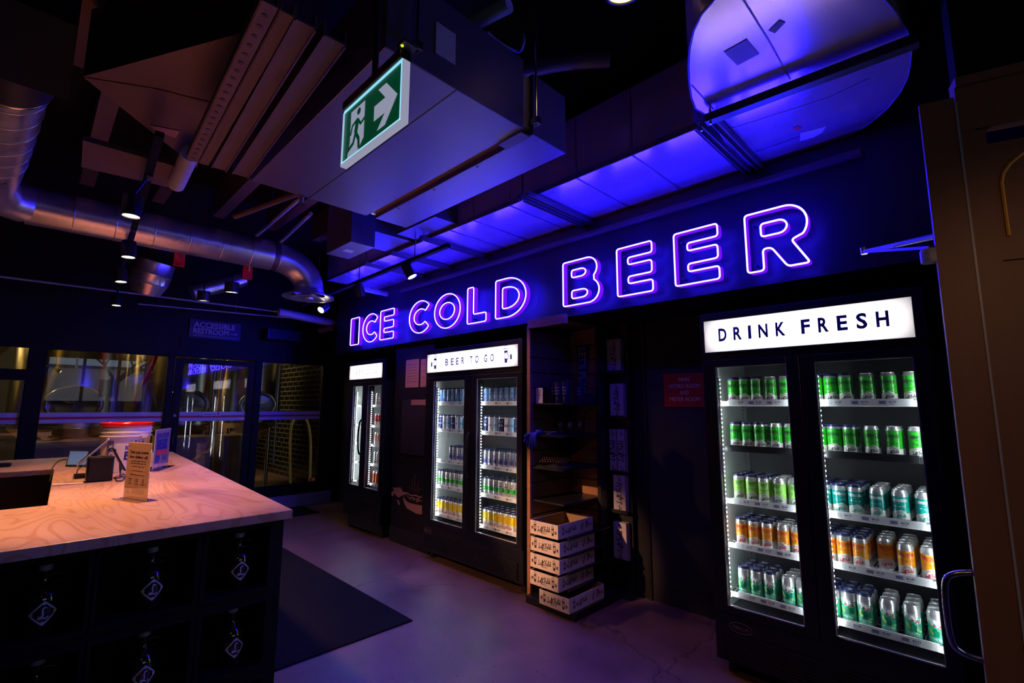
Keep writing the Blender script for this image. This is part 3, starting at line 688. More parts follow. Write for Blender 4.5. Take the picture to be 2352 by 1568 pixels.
    # doors
    for k, (x0, x1, hx) in enumerate(doors):
        f0 = X0+.004 if k == 0 else (doors[k-1][1]+x0)/2+.003; f1 = X1-.004 if k == len(doors)-1 else (x1+doors[k+1][0])/2-.003
        f = MB(); y0, y1 = YF, YF+.036; zt = gz1+.042; z0 = gz0-.042
        f.box(f0, x0, y0, y1, z0, zt).box(x1, f1, y0, y1, z0, zt).box(x0, x1, y0, y1, gz1, zt).box(x0, x1, y0, y1, z0, gz0)
        d = f.build('door', 'case_black', t, bevel=.004)
        MB().box(x0, x1, YF+.012, YF+.015, gz0, gz1).build('pane', 'door_glass', d)
        gk = MB(); q = .0035
        gk.box(x0, x0+q, YF+.004, YF+.012, gz0, gz1).box(x1-q, x1, YF+.004, YF+.012, gz0, gz1).box(x0+q, x1-q, YF+.004, YF+.012, gz0, gz0+q).box(x0+q, x1-q, YF+.004, YF+.012, gz1-q, gz1)
        gk.build('gasket', 'pipe_grey', d)
        if hx is not None:
            zc = (gz0+gz1)/2-.02; MB().tube(spline([(hx, YF+.01, zc-.21), (hx, YF-.035, zc-.18), (hx, YF-.05, zc), (hx, YF-.035, zc+.18), (hx, YF+.01, zc+.21)], 5), .011, 8).build('handle', 'plastic_black', d, smooth=60)
    # LED strips: both sides of every opening
    lz = led_z or (gz0+.02, gz1-.06)
    for k, (x0, x1, hx) in enumerate(doors):
        led_strip(x0-.004, lz[0], lz[1], t, 1); led_strip(x1+.004, lz[0], lz[1], t, -1)
    for k in range(len(doors)-1):
        a, b = doors[k][1]+.012, doors[k+1][0]-.012; MB().box(a, b, YF+.05, YF+.10, gz0-.05, gz1+.04).build('mullion', 'case_black', t)
    # shelves with their price rails
    for si, z in enumerate(shelves):
        for di, (x0, x1, hx) in enumerate(doors):
            r0, r1, dark, prices = rails[si][di]
            m0 = X0+.04 if di == 0 else (doors[di-1][1]+x0)/2+.008; m1 = X1-.04 if di == len(doors)-1 else (x1+doors[di+1][0])/2-.008
            sm = MB()
            sm.box(m0, m1, 3.008, 3.012, z-.012, z).box(m0, m1, 3.49, 3.495, z-.012, z)
            n = int((m1-m0)/.024)
            for i in range(n+1): x = m0+.003+(m1-m0-.006)*i/n; sm.box(x-.002, x+.002, 3.008, 3.495, z-.004, z)
            for yy in (3.15, 3.32): sm.box(m0, m1, yy-.003, yy+.003, z-.009, z-.004)
            sh = sm.build('shelf', 'rail_white' if not dark else 'metal_black', t)
            rl = MB().obox((r0, 3.000, z-.010), (r1-r0, 0, 0), (0, .005, 0), (0, .0, .036)).box(m0, m1, 3.004, 3.008, z-.012, z+.018).build('price_rail', 'metal_black' if dark else 'rail_white', sh, bevel=.001)
            if prices:
                p = MB(); W = r1-r0; yy = 2.9988; ex = (1, 0, 0)
                for i, v in enumerate(prices):
                    cx = r0+W*(.17+.29*i)
                    p.text(txt('$'+v, .0095, align='L', bold=.015), (cx+.004, yy, z+.006), ex, Z3)
                    p.text(bargrid([1], .022, .0018), (cx+.016, yy, z-.002), ex, Z3)
                    if i == 0: p.text(stroke([(-.005, 0), (-.005, .017), (.005, .017), (.005, 0), (-.005, 0)], .0012, 0), (cx-.016, yy, z+.001), ex, Z3)
                    else:
                        p.flat([[(-.013, .002), (.013, .002), (.013, .014), (-.013, .014)]], (cx-.022, yy, z), ex, Z3)
                        p.text(stroke([(-.017, -.001), (.017, -.001), (.017, .017), (-.017, .017), (-.017, -.001)], .0010, 0), (cx-.022, yy, z), ex, Z3)
                p.build('price_print', 'ink_navy', sh)
                p2 = MB()
                for i, v in enumerate(prices[1:], 1): p2.text(txt(['', '6-PACK', '24-CASE'][i], .005, maxw=.022, bold=.02), (r0+W*(.17+.29*i)-.022, yy-.0006, z+.0055), ex, Z3)
                p2.build('pack_print', 'rail_white', sh)
    if badge:
        b = MB(); bx, bz, bw = badge
        e1 = stroke([(bw/2*math.cos(a*PI/14), bw/4.4*math.sin(a*PI/14)) for a in range(29)], .004, 0)
        b.text(join(e1, shift(txt('NELLA', .017, width=bw*.72, bold=.02), 0, -.008)), (bx, YF+.0105, bz), (1, -.0, -.0), Z3)
        b.build('maker_badge', 'purple_label', t)
    return t
P1 = ('3.65', '3.55', '3.40'); P2 = ('3.98', '3.88', '3.73')
DF_S = [1.515, 1.247, .943, .693, .420]
def rails_for(L, R): return [[(*L, d, a), (*R, d2, b)] for (d, a, d2, b) in RS]
RS = [(0, P2, 0, ('3.60', '3.50', '3.35')), (1, None, 1, None), (0, P1, 0, ('4.75', '4.65', '4.50')), (0, P1, 0, P1), (0, P2, 0, P2)]
cooler('drinks_cooler', 'wide black two-door cooler whose lit sign reads DRINK FRESH', -1.262, -.195, [(-1.182, -.795, None), (-.660, -.255, None)], .382, 1.736, .05, (-1.238, -.238), (1.828, 2.022),
    (spaced('DRINKFRESH', .074, spans_px([(155, 213), (262, 322), (372, 387), (443, 510), (567, 637), (752, 817), (875, 950), (1012, 1088), (1152, 1232), (1297, 1390)], lambda v: 1600+v/3.1277, 760), -.738), -.738, -.032), DF_S, rails_for((-1.15, -.806), (-.668, -.278)), badge=(-1.12, .275, .12))
RS = [(0, P2, 0, P2), (0, P2, 0, P2), (0, P1, 0, P1), (0, P1, 0, P1), (0, P2, 0, P2)]
cooler('drinks_cooler', 'wide black two-door cooler whose lit sign reads BEER TO GO', -4.19, -2.795, [(-4.052, -3.560, -3.46), (-3.380, -2.862, None)], .388, 1.745, .05, (-4.178, -2.850), (1.838, 2.026),
    (spaced('BEERTOGO', .066, spans_px([(1288, 1320), (1350, 1382), (1408, 1438), (1467, 1500), (1563, 1592), (1622, 1660), (1722, 1757), (1793, 1833)], lambda v: 760+v/4.9, 825), -3.525, .6), -3.525, -.034), DF_S, rails_for((-4.08, -3.57), (-3.41, -2.90)), badge=(-4.10, .27, .12), marks=True)
KS = [1.49, 1.245, 1.02, .79, .56]
RS = [(0, None, 0, None)]*5
cooler('drinks_cooler', 'narrow black cooler at the far end whose lit sign reads KEEP COOL', -5.93, -5.05, [(-5.781, -5.535, -5.50), (-5.406, -5.080, None)], .535, 1.740, .13, (-5.900, -5.080), (1.826, 2.003),
    (spaced('KEEPCOOL', .056, spans_px([(257, 270), (285, 298), (315, 328), (345, 358), (402, 417), (433, 447), (466, 480), (500, 515)], lambda v: 760+v/4.9, 856), -5.485, .1), -5.485, -.030), KS, rails_for((-5.74, -5.54), (-5.33, -5.085)), castors=1)

# ================================================================ CANS
R_, H_ = .0331, .158
def can_mats(name, c, rough=.3, metal=0): node_mat(name, c, rough, metal, coat=.5); vary(name, 16, .05, .03)
can_mats('can_green', (.02, .42, .02)); can_mats('can_lime', (.36, .78, .14)); can_mats('can_teal', (.0, .30, .26)); can_mats('can_orange', (.86, .33, .01)); can_mats('can_mint', (.06, .50, .30), .25)
can_mats('can_cream', (.74, .73, .68)); can_mats('can_yellow', (.85, .66, .01)); can_mats('can_sky', (.18, .34, .66)); can_mats('can_ltblue', (.34, .60, .82)); can_mats('can_navy', (.015, .02, .13)); can_mats('can_white', (.80, .80, .82))
can_mats('can_red', (.60, .02, .03)); can_mats('can_pink', (.75, .30, .28)); can_mats('can_maroon', (.30, .01, .06)); can_mats('can_fire', (.85, .14, .01)); can_mats('cactus', (.0, .16, .08)); can_mats('leaf_green', (.12, .42, .06))
node_mat('ink_teal', (.0, .30, .24), .5); node_mat('ink_brown', (.34, .02, .02), .5); node_mat('ink_white', (.85, .86, .86), .5); node_mat('ink_dkgreen', (.0, .12, .03), .5); node_mat('ink_lime', (.45, .75, .05), .5); node_mat('ink_crimson', (.55, .01, .05), .5)
for n_ in ('ink_teal', 'ink_brown', 'ink_white', 'ink_dkgreen', 'ink_lime', 'ink_crimson'): vary(n_, 30, .05, .04)
def can_body(name, upper, lower, wave=0, up_top=.128, base=.006, split=.062):
    """tall can: rolled base, straight wall, tapered neck, rim; the wrap has a wavy joint"""
    seg = 48; mb = MB(); rings = []
    def ring_(r, z, wav=0, a_=0):
        o = len(mb.v)
        for k in range(seg):
            a = 2*PI*k/seg; dz = wav*max(0, math.cos(a*1.0))**3 if wav else 0
            mb.v.append((r*math.sin(a), -r*math.cos(a), z+dz+(.0022*math.sin(5*a) if wav else 0)))
        rings.append((o, a_)); return o
    spec = [(.024, .003, 0), (.0265, 0, 0), (.0305, .004, 0), (R_, .011, 0), (R_, base+.008, 1 if lower else 0), (R_, split, 1 if lower else 0), (R_, up_top, 2), (R_, .138, 0), (.0315, .145, 0), (.0275, .1525, 0), (.0272, .155, 0), (.0282, .1565, 0), (.0282, H_, 0), (.0262, H_, 0), (.0255, .1535, 0)]
    for r, z, mm in spec: ring_(r, z, wave if z == split else 0)
    for i in range(len(spec)-1):
        m_ = 0
        if i == 4 and lower: m_ = 1
        if i == 5: m_ = 2
        if i == 4 and not lower: m_ = 0
        for k in range(seg):
            k2 = (k+1) % seg; mb.f.append((rings[i][0]+k, rings[i][0]+k2, rings[i+1][0]+k2, rings[i+1][0]+k)); mb.m.append(m_)
    mb.f.append(tuple(rings[0][0]+k for k in range(seg))[::-1]); mb.m.append(0)
    mb.f.append(tuple(rings[-1][0]+k for k in range(seg))); mb.m.append(0)
    return mb
def W(*ts, r=R_+.0007, z=0, th=0): 
    mb = MB()
    for t, zz in ts: mb.wrap(t, r, z+zz, th)
    return mb
def roundel(w_): return join(logo(w_*1.25, .12, .16), shift(ring(w_*.48, .0011, .5, 2.7), 0, 0), shift(ring(w_*.56, .0011, .7, 2.45), 0, 0), ring(w_*.48, .0011, 3.65, 5.8), ring(w_*.56, .0011, 3.9, 5.5))
TAB = MB(); TAB.lathe([(.0253, .1537), (.0253, .1541)], (0, 0, 0), 24, cap=True).box(-.008, .008, -.014, .006, .1545, .1555)
KINDS = {}
def make_can(key, word, colour, label_word, upper, lower, split, wave, ink, parts, up_top=.128, holder=True):
    """first can of its kind stands hidden nowhere: it is placed as the first one on its shelf"""
    def mk(with_pack):
        t = thing('drink_can', '', 'can', (0, 0, 0))
        body = can_body('can', upper, lower, wave, up_top, split=split).build('body', ['alu', lower or 'alu', upper], t, smooth=40)
        lid = TAB.build('lid', 'alu', t)
        for nm, mm, mb in parts: mb.build(nm, mm, t)
        if with_pack:
            pk = MB().lathe([(.0290, .1500), (.0302, .1500), (.0302, .1600), (.0292, .1612), (.0190, .1612), (.0185, .1598), (.0275, .1596), (.0288, .1580)], (0, 0, 0), 28, cap=False)
            pk.box(.022, .0340, -.010, .010, .1590, .1605).box(-.0340, -.022, -.010, .010, .1590, .1605)
            pk.build('pack_holder', 'navy_plastic', t, smooth=40)
        return t
    KINDS[key] = {'mk': mk, 'word': colour, 'proto': {}}
small = lambda w_, n=3: bargrid([.9, .7, .8][:n], w_, .0016)
def info(c): return join(shift(stroke([(-.024, 0), (.024, 0)], .0006, 0), 0, .004), shift(small(.012, 2), -.017, 0), shift(txt('5.8%', .005, bold=.02), .0, -.004), shift(small(.012, 2), .017, 0))
make_can('green', 'GREENWOOD', 'bright green', 0, 'can_green', 'can_cream', .050, .012, 'ink_black', [('print', 'ink_black', W((txt('GREENWOOD', .0155, width=.064, bold=.03), .103), (txt('IPA', .0055, bold=.02, space=1.3), .094), (info(0), .078), (roundel(.038), .036)))], up_top=.140)
make_can('lime', 'SCOUT', 'lime green', 0, 'can_lime', 'can_cream', .050, .014, 'ink_dkgreen', [('print', 'ink_dkgreen', W((txt('SCOUT', .0155, width=.036, bold=.03), .106), (txt('SESSION IPA', .003, bold=.02), .098), (info(0), .084), (roundel(.038), .036)))])
make_can('teal', 'BASEBALL', 'teal', 0, 'can_teal', 'can_cream', .052, .014, 'ink_white', [('print', 'ink_white', W((txt('GREEN:BASEBALL', .0130, width=.072, bold=.03), .105), (txt('IPA', .003, bold=.02), .096), (info(0), .084))), ('logo_print', 'ink_teal', W((roundel(.038), .038)))])
make_can('orange', 'TRIPLE CROWN', 'orange', 0, 'can_orange', 'can_cream', .052, .014, 'ink_red', [('print', 'ink_crimson', W((txt('TRIPLE CROWN', .0150, width=.066, bold=.03), .104), (txt('AMBER LAGER', .003, bold=.02), .097), (info(0), .084), (roundel(.038), .036)))])
cact = join(stroke([(-.002, -.018), (-.003, .004)], .017, 0), stroke([(.010, -.010), (.013, .004), (.011, .012)], .012), stroke([(-.004, .0), (-.006, .012)], .010))
buds = join(*[poly(*[(x+.0028*math.cos(a*PI/4), y+.0028*math.sin(a*PI/4)) for a in range(8)]) for x, y in ((-.008, .018), (-.003, .020), (.010, .018), (.015, .015), (.005, .012), (.013, .022))])
bub = []
make_can('mint', 'OPPO', 'silver and mint green', 0, 'can_mint', None, .020, .0, 'ink_white', [('bubble_print', 'ink_white', W((join(shift(txt('O', .021, bold=.11), -.026, .006), shift(txt('P', .021, bold=.11), -.009, .003), shift(txt('P', .021, bold=.11), .008, -.001), shift(txt('O', .021, bold=.11), .025, -.006)), .092), (txt('Prickly Pear', .0085, width=.052, bold=.015), .032), (txt('HARD SELTZER', .0042, bold=.01), .023))),
    ('cactus_print', 'cactus', W((scale2(shift(cact, .003, 0), 1.15), .066), r=R_+.0017)), ('flower_print', 'ink_crimson', W((scale2(shift(buds, .003, 0), 1.15), .070), r=R_+.0021)), ('lime_print', 'ink_lime', W((join(stroke([(-.026, .012), (-.020, -.002), (-.010, -.010)], .010), poly((.020, -.024), (.032, -.022), (.032, -.014), (.020, -.016))), .066)))], up_top=.108)
make_can('sky', '', 'light blue', 0, 'can_sky', 'can_sky', .04, 0, 'ink_navy', [('print', 'ink_navy', W((txt('oco', .016, bold=.02), .088), (join(stroke([(-.012, -.01), (-.004, .006), (.004, -.002), (.012, .014)], .006), stroke([(-.016, .0), (0, -.014), (.014, -.006)], .004)), .045), (stroke([(-.022, 0), (.022, 0)], .002, 0), .022))), ('star_print', 'ink_white', W((join(poly((-.004, -.006), (.006, -.004), (.003, .010)), poly((.010, -.012), (.018, -.010), (.016, -.002))), .050)))], up_top=.138)
oco = lambda: join(shift(ring(.007, .0028), -.015, 0), shift(ring(.007, .0028, .8, 5.4), .0, .001), shift(stroke([(.010, .010), (.008, -.012)], .003, 0), 0, .002), shift(ring(.006, .0028), .017, -.001))
make_can('navy', '', 'navy', 0, 'can_navy', 'can_navy', .04, 0, 'ink_white', [('print', 'ink_white', W((oco(), .078), (join(*[stroke([(-.02+k*.01, 0), (-.012+k*.01, .02)], .0012, 0) for k in range(5)]), .100), (txt('IPA', .006, bold=.02), .035)))], up_top=.138)
make_can('white', '', 'white', 0, 'can_white', 'can_white', .04, 0, 'ink_navy', [('print', 'ink_navy', W((oco(), .078), (stroke([(-.02, 0), (.02, 0)], .004, 0), .022)))], up_top=.138)
make_can('ltblue', '', 'pale blue', 0, 'can_ltblue', 'can_ltblue', .04, 0, 'ink_navy', [('print', 'ink_navy', W((oco(), .078), (stroke([(-.02, 0), (.02, 0)], .004, 0), .022)))], up_top=.138)
make_can('silver', 'ICE COLD BEER', 'silver', 0, 'alu', None, .05, 0, 'ink_navy', [('print', 'ink_navy', W((txt('ICE COLD', .012, width=.042, bold=.04), .080), (txt('BEER', .030, width=.050, bold=.05), .044), (ring(.010, .002), .108))), ('stripe_print', 'ink_red', W((stroke([(-.024, 0), (.024, 0)], .0022, 0), .034)))])
make_can('greenband', '', 'silver can with green band,', 0, 'can_green', None, .052, 0, 'ink_black', [('print', 'ink_dkgreen', W((bargrid([1], .034, .006), .098), (stroke([(-.022, 0), (.022, 0)], .006, 0), .024), (ring(.009, .002), .118))), ('band_print', 'ink_white', W((txt('IPA', .005), .07), (small(.03, 2), .063)))], up_top=.086)
make_can('yellow', '', 'yellow', 0, 'can_yellow', 'can_cream', .060, .008, 'ink_red', [('print', 'ink_crimson', W((txt('SQUEEZE PLAY', .007, width=.042, bold=.008), .112), (small(.030, 2), .098), (roundel(.034), .036)))], up_top=.130)
for key, col in (('red', 'red'), ('pink', 'pink'), ('maroon', 'maroon'), ('fire', 'fiery orange'), ('plain', 'plain white')):
    make_can(key, '', col, 0, {'plain': 'can_white', 'fire': 'can_fire'}.get(key, 'can_'+key), 'can_cream', .058 if key != 'fire' else .02, .004, 'ink_black', [('print', 'ink_black' if key in ('plain', 'fire') else 'ink_white', W((stroke([(-.014, 0), (.014, 0)], .007, 0), .098), (small(.034, 3), .082), (roundel(.024), .036)))], up_top=.134)

ORD = ['first', 'second', 'third', 'fourth', 'fifth', 'sixth', 'seventh', 'eighth']
SHN = ['top shelf', 'second shelf', 'third shelf', 'fourth shelf', 'bottom shelf']
def put_can(kind, x, y, z, rot, label, group, pack=False, bare=False):
    K = KINDS[kind]; pk = bool(pack)
    if pk not in K['proto']:
        o = K['proto'][pk] = K['mk'](pk); o.location = (x, y, z); o.rotation_euler = (0, 0, rot)
        tag(o, label, group=group); return o
    return dup(K['proto'][pk], (x, y, z), rot, label, group)
rc = random.Random(21)
def stock(cn, door, shelf, z, kinds, xs, rows, packs=0, y0=3.052, skip=(), short='', dy=.069):
    nx = len(xs)
    for i, x in enumerate(xs):
        kind = kinds[i % len(kinds)] if isinstance(kinds, (list, tuple)) else kinds
        for r in range(rows):
            if (i, r) in skip: continue
            cw = KINDS[kind]['word']; noun = '' if cw.endswith(',') else ' can'
            place = '%s from left, %s, %s door of %s cooler' % (ORD[i], SHN[shelf], door, cn)
            lab = ('%s%s %s' % (cw, noun, place)) if r == 0 else ('%s%s %s row back, %s' % (cw, noun, ORD[r], place))
            words = lab.split()
            if len(words) > 16: lab = lab.replace(' from left', ' column').replace(' door of ', ' door, ')
            if len(lab.split()) > 16: lab = lab.replace(' row back', ' back').replace('silver can with green band,', 'green-banded can')
            rot = rc.uniform(-.22, .34) if r == 0 or (i, r-1) in skip else rc.uniform(-3, 3)
            jx = rc.uniform(-.0008, .0008)
            put_can(kind, x+jx, y0+r*dy+(rc.uniform(-.002, .002) if r == 0 else 0), z+.0005, rot, lab, 'cans in the %s cooler, %s door, %s' % (cn, door, SHN[shelf]), pack=i < packs)
# cooler by the right wall
L5 = [-1.125, -1.056, -.987, -.905, -.832]; R6 = [-.690, -.621, -.552, -.460, -.372, -.284]
n = 'DRINK FRESH'
stock(n, 'left', 0, DF_S[0], 'green', [-1.128, -1.062, -.997, -.918, -.840], 1, 3); stock(n, 'right', 0, DF_S[0], 'green', R6, 1, 3)
stock(n, 'left', 1, DF_S[1], 'green', [-1.128, -1.062, -.994, -.905, -.832], 2, 3, skip=((3, 1), (4, 1))); stock(n, 'right', 1, DF_S[1], 'green', R6, 2, 3, skip=((3, 1),))
stock(n, 'left', 2, DF_S[2], 'lime', L5, 3, 3, skip=()); stock(n, 'right', 2, DF_S[2], 'teal', R6, 4, 3)
stock(n, 'left', 3, DF_S[3], 'orange', L5, 3, 3); stock(n, 'right', 3, DF_S[3], 'orange', R6, 4, 3, skip=((3, 0),))
stock(n, 'left', 4, DF_S[4], 'mint', [-1.128, -1.060, -.990, -.895, -.825], 3, 3); stock(n, 'right', 4, DF_S[4], 'mint', R6, 3, 3)
# clear pull-out trays under the loose cans
tn = 0
for dn, xs in (('left', (-.905, -.832)), ('right', (-.460, -.372, -.284))):
    for si, z in enumerate(DF_S):
        for xi, x in enumerate(xs):
            if dn == 'left' and xi == 1 and si in (2, 3): continue
            tr = MB(); a, b = x-.0375, x+.0375; y0, y1 = 3.012, 3.44
            tr.box(a, b, y0, y0+.002, z+.001, z+.028).box(a, a+.0015, y0, y1, z+.001, z+.022).box(b-.0015, b, y0, y1, z+.001, z+.022)
            o = tr.build('can_tray', 'clear_plastic', org=(x, 3.2, z))
            tag(o, 'clear plastic tray, %s from left, on the %s, %s door of DRINK FRESH cooler' % (ORD[xi], SHN[si], dn), 'tray', 'clear trays in the DRINK FRESH cooler')
# cooler in the middle
n = 'BEER TO GO'
BL = [-4.075+.0685*i for i in range(7)]; BR = [-3.375+.0690*i for i in range(7)]
stock(n, 'left', 0, DF_S[0], 'sky', BL[:6], 1, 6); stock(n, 'right', 0, DF_S[0], 'sky', BR, 1, 7)
stock(n, 'left', 1, DF_S[1], ['navy', 'white', 'ltblue'], BL[:7], 1, 7); stock(n, 'right', 1, DF_S[1], ['navy', 'white', 'ltblue'], BR, 1, 7)
stock(n, 'left', 2, DF_S[2], 'silver', [-3.885, -3.835, -3.766, -3.697, -3.628], 2, 5); stock(n, 'right', 2, DF_S[2], 'silver', BR, 3, 7)
stock(n, 'left', 3, DF_S[3], 'greenband', BL[:7], 2, 7); stock(n, 'right', 3, DF_S[3], 'greenband', BR, 3, 7)
stock(n, 'left', 4, DF_S[4], 'yellow', BL[:7], 2, 7); stock(n, 'right', 4, DF_S[4], 'yellow', BR, 3, 7)
n = 'KEEP COOL'
for si, (k1, k2) in enumerate((('red', 'plain'), ('red', 'red'), ('pink', 'pink'), ('plain', 'plain'), ('maroon', 'fire'))):
    stock(n, 'left', si, KS[si], k1, [-5.60, -5.53], 1, 0); stock(n, 'right', si, KS[si], k2, [-5.37, -5.30, -5.22, -5.145], 1, 0)

# posters and mural between the coolers
def poster(name, label, x0, x1, z0, z1, y, mat='ink_pink', rows=7, header=None):
    t = thing(name, label, 'poster', ((x0+x1)/2, y, z0)); MB().box(x0, x1, y, y+.004, z0, z1).build('sheet', mat, t)
    W_ = x1-x0; H = z1-z0; mb = MB()
    if header: mb.text(txt(header, H*.05, maxw=W_*.8), ((x0+x1)/2, y-.001, z1-H*.12), (1, 0, 0), Z3)
    for i in range(rows): mb.text(bargrid([.75], W_, H*.014), ((x0+x1)/2, y-.001, z1-H*(.2+.7*i/rows)), (1, 0, 0), Z3)
    mb.build('print', 'ink_black', t); return t
def pq(px, py): return U(px, py, 1, 3.026)
a, b = pq(933, 827), pq(961, 889)
poster('menu_poster', 'pale printed poster on the dark wall between two coolers', a.x, b.x, b.z, a.z, 3.025, 'ink_pink')
a, b = pq(967, 825), pq(981, 888)
poster('menu_poster', 'framed poster half hidden behind the BEER TO GO cooler', a.x, -4.21, b.z, a.z, 3.025, 'ink_pink', 3)
a, b = pq(925, 918), pq(977, 1048)
t = thing('electrical_panel', 'flat grey panel cover low on the wall between two coolers', 'electrical panel', (a.x, 3.02, b.z)); MB().box(a.x, -4.21, 3.018, 3.0295, b.z, a.z).build('cover', 'wall_grey', t, bevel=.002)
c = pq(946, 930); MB().box(c.x, -4.215, 3.016, 3.018, c.z, a.z).build('warning_label', 'ink_pink', t)
cc = lambda x, y: (880+x/7.84, 1060+y/7.84)
def mural(polys=(), strokes=()):
    mb = MB()
    for p in polys:
        P = [U(*cc(x, y), 1, 3.0285) for x, y in p]; mb.add(P, [tuple(range(len(P)))])
    for p, w_ in strokes:
        P = [U(*cc(x, y), 1, 3.028) for x, y in p]; tt = stroke([(q.x, q.z) for q in P], w_, 4); mb.text(tt, (0, 3.028, 0), (1, 0, 0), Z3)
    return mb
t = thing('hot_dog_mural', 'pink hot dog drawing on the dark wall left of the BEER TO GO cooler', 'mural', (-4.45, 3.029, .4))
mural([[(370, 620), (400, 690), (470, 740), (560, 765), (700, 790), (700, 950), (650, 945), (590, 930), (500, 880), (430, 840), (385, 760), (360, 680)]]).build('bun', 'ink_pink', t)
mural([], [([(430, 555), (470, 590), (520, 610), (580, 605), (640, 630), (700, 640)], .014), ([(415, 590), (455, 640), (500, 680), (490, 650), (560, 655), (530, 690), (590, 670), (650, 665), (590, 720), (660, 700), (700, 715)], .010)]).build('sausage_and_mustard', 'ink_pink', t)
mural([[(175, 460), (230, 470), (280, 465), (330, 500), (350, 540), (410, 550), (430, 570), (400, 590), (340, 610), (290, 640), (250, 630), (210, 570), (180, 620), (150, 610), (145, 560), (180, 520), (205, 525), (180, 490)], [(245, 680), (275, 690), (305, 760), (290, 785), (265, 750)]], [([(275, 450), (320, 470), (345, 520)], .006)]).build('figure', 'ink_pink', t)
for ra in (((475, 430), (500, 520)), ((512, 315), (530, 510)), ((573, 220), (566, 550)), ((637, 360), (600, 520)), ((668, 470), (632, 545))): mural([], [(ra, .0045)]).build('ray', 'ink_pink', t)

# ================================================================ SERVICE COUNTER
CZ = .98
top = [(-2.546, .995), (-2.546, -1.7), (-3.54, -1.7), (-3.54, .125), (-5.45, .205), (-5.53, -1.7), (-6.62, -1.7), (-6.575, 1.20)]
t = thing('service_counter', 'long blond maple counter top bending round the staff well', 'counter', (-4.5, .6, 0))
MB().prism(top, 2, CZ-.042, CZ).build('worktop', 'maple', t, bevel=.003)
b = MB(); b.prism([(-3.62, .30), (-5.40, .37), (-6.50, .42), (-6.50, 1.12), (-3.60, .94)], 2, .0, CZ-.042)
b.build('base', 'brown_cabinet', t)
MB().prism([(-5.62, -1.7), (-5.60, .36), (-6.50, .41), (-6.56, -1.7)], 2, 0, CZ-.042).build('back_base', 'brown_cabinet', t)
# growler cabinet under the near end
GX = -2.60; ys = [(-.42, -.11), (-.075, .235), (.27, .60), (.646, .91)]; zs = [(.63, .905), (.285, .56), (.06, .215)]
g = MB(); g.box(GX-.34, GX-.33, -1.6, .975, .03, CZ-.043)
edges_y = [-1.6]+[v for p in ys for v in p]+[.975]
for i in range(0, len(edges_y), 2): g.box(GX-.33, GX, edges_y[i], edges_y[i+1], .03, CZ-.043)
for a, c in ys:
    zz = [.03]+[v for p in zs[::-1] for v in p]+[CZ-.043]
    for i in range(0, len(zz), 2): g.box(GX-.33, GX, a, c, zz[i], zz[i+1])
t = thing('bottle_cabinet', 'black open-fronted cabinet of square cells under the maple counter', 'cabinet', (GX-.5, .3, 0))
g.build('carcass', 'frame_navy', t); MB().box(-3.58, GX-.34, -1.6, .975, .0, CZ-.043).build('back_box', 'metal_black', t)
tr = MB()
for a, c in ys:
    for p, q in zs: 
        MB().box(GX, GX+.008, a-.02, a, p-.02, q+.02).box(GX, GX+.008, c, c+.02, p-.02, q+.02).box(GX, GX+.008, a, c, q, q+.02).box(GX, GX+.008, a, c, p-.02, p).build('cell_frame', 'frame_navy', t)
def growler():
    t = thing('glass_bottle', '', 'bottle', (0, 0, 0))
    prof = [(.0, .0), (.052, .0), (.057, .006), (.057, .120), (.053, .138), (.038, .158), (.023, .175), (.0165, .190), (.016, .218), (.0185, .221), (.0185, .228), (.016, .230)]
    MB().lathe(prof, seg=32).build('bottle', 'bottle_glass', t, smooth=40)
    MB().lathe([(.0195, .224), (.0225, .226), (.0225, .243), (.020, .246), (.0, .246)], seg=24, cap=False).build('cap', 'spark_cap', t, smooth=40)
    MB().tube([(.030*math.cos(a)+.028, 0, .190+.016*math.sin(a)) for a in [k*PI/8 for k in range(16)]], .004, 6, closed=True).build('finger_loop', 'bottle_glass', t, smooth=60)
    cor = [(0, .042), (.042, 0), (0, -.042), (-.042, 0), (0, .042)]; dia = [(cor[i][0]+(cor[i+1][0]-cor[i][0])*k/8, cor[i][1]+(cor[i+1][1]-cor[i][1])*k/8) for i in range(4) for k in range(8)]
    d = join(stroke(dia, .0055, 0, closed=True), *[poly((x-.004, y-.004), (x+.004, y-.004), (x+.004, y+.004), (x-.004, y+.004)) for x, y in ((0, .034), (.034, 0), (0, -.034), (-.034, 0))], script_L(.040))
    vs, fs = d; MB().add([(.0576*math.sin(a/.0576), -.0576*math.cos(a/.0576), .078+z) for a, z in vs], fs).build('diamond_print', 'frost', t)
    return t
GR = growler(); first = True
for (y, z, lab) in ((.805, .6315, 'upper shelf, right-hand cell'), (.455, .6315, 'upper shelf, middle cell'), (.115, .6315, 'upper shelf, left-hand cell'), (.800, .2865, 'lower shelf, right-hand cell'), (.455, .2865, 'lower shelf, middle cell'), (.125, .2865, 'lower shelf, left-hand cell')):
    lab = 'dark glass bottle with a white diamond, '+lab
    if first: GR.location = (-2.70, y, z); GR.rotation_euler = (0, 0, PI/2); tag(GR, lab, group='bottles in the counter cabinet'); first = False
    else: dup(GR, (-2.70, y, z), PI/2+.1, lab, 'bottles in the counter cabinet')

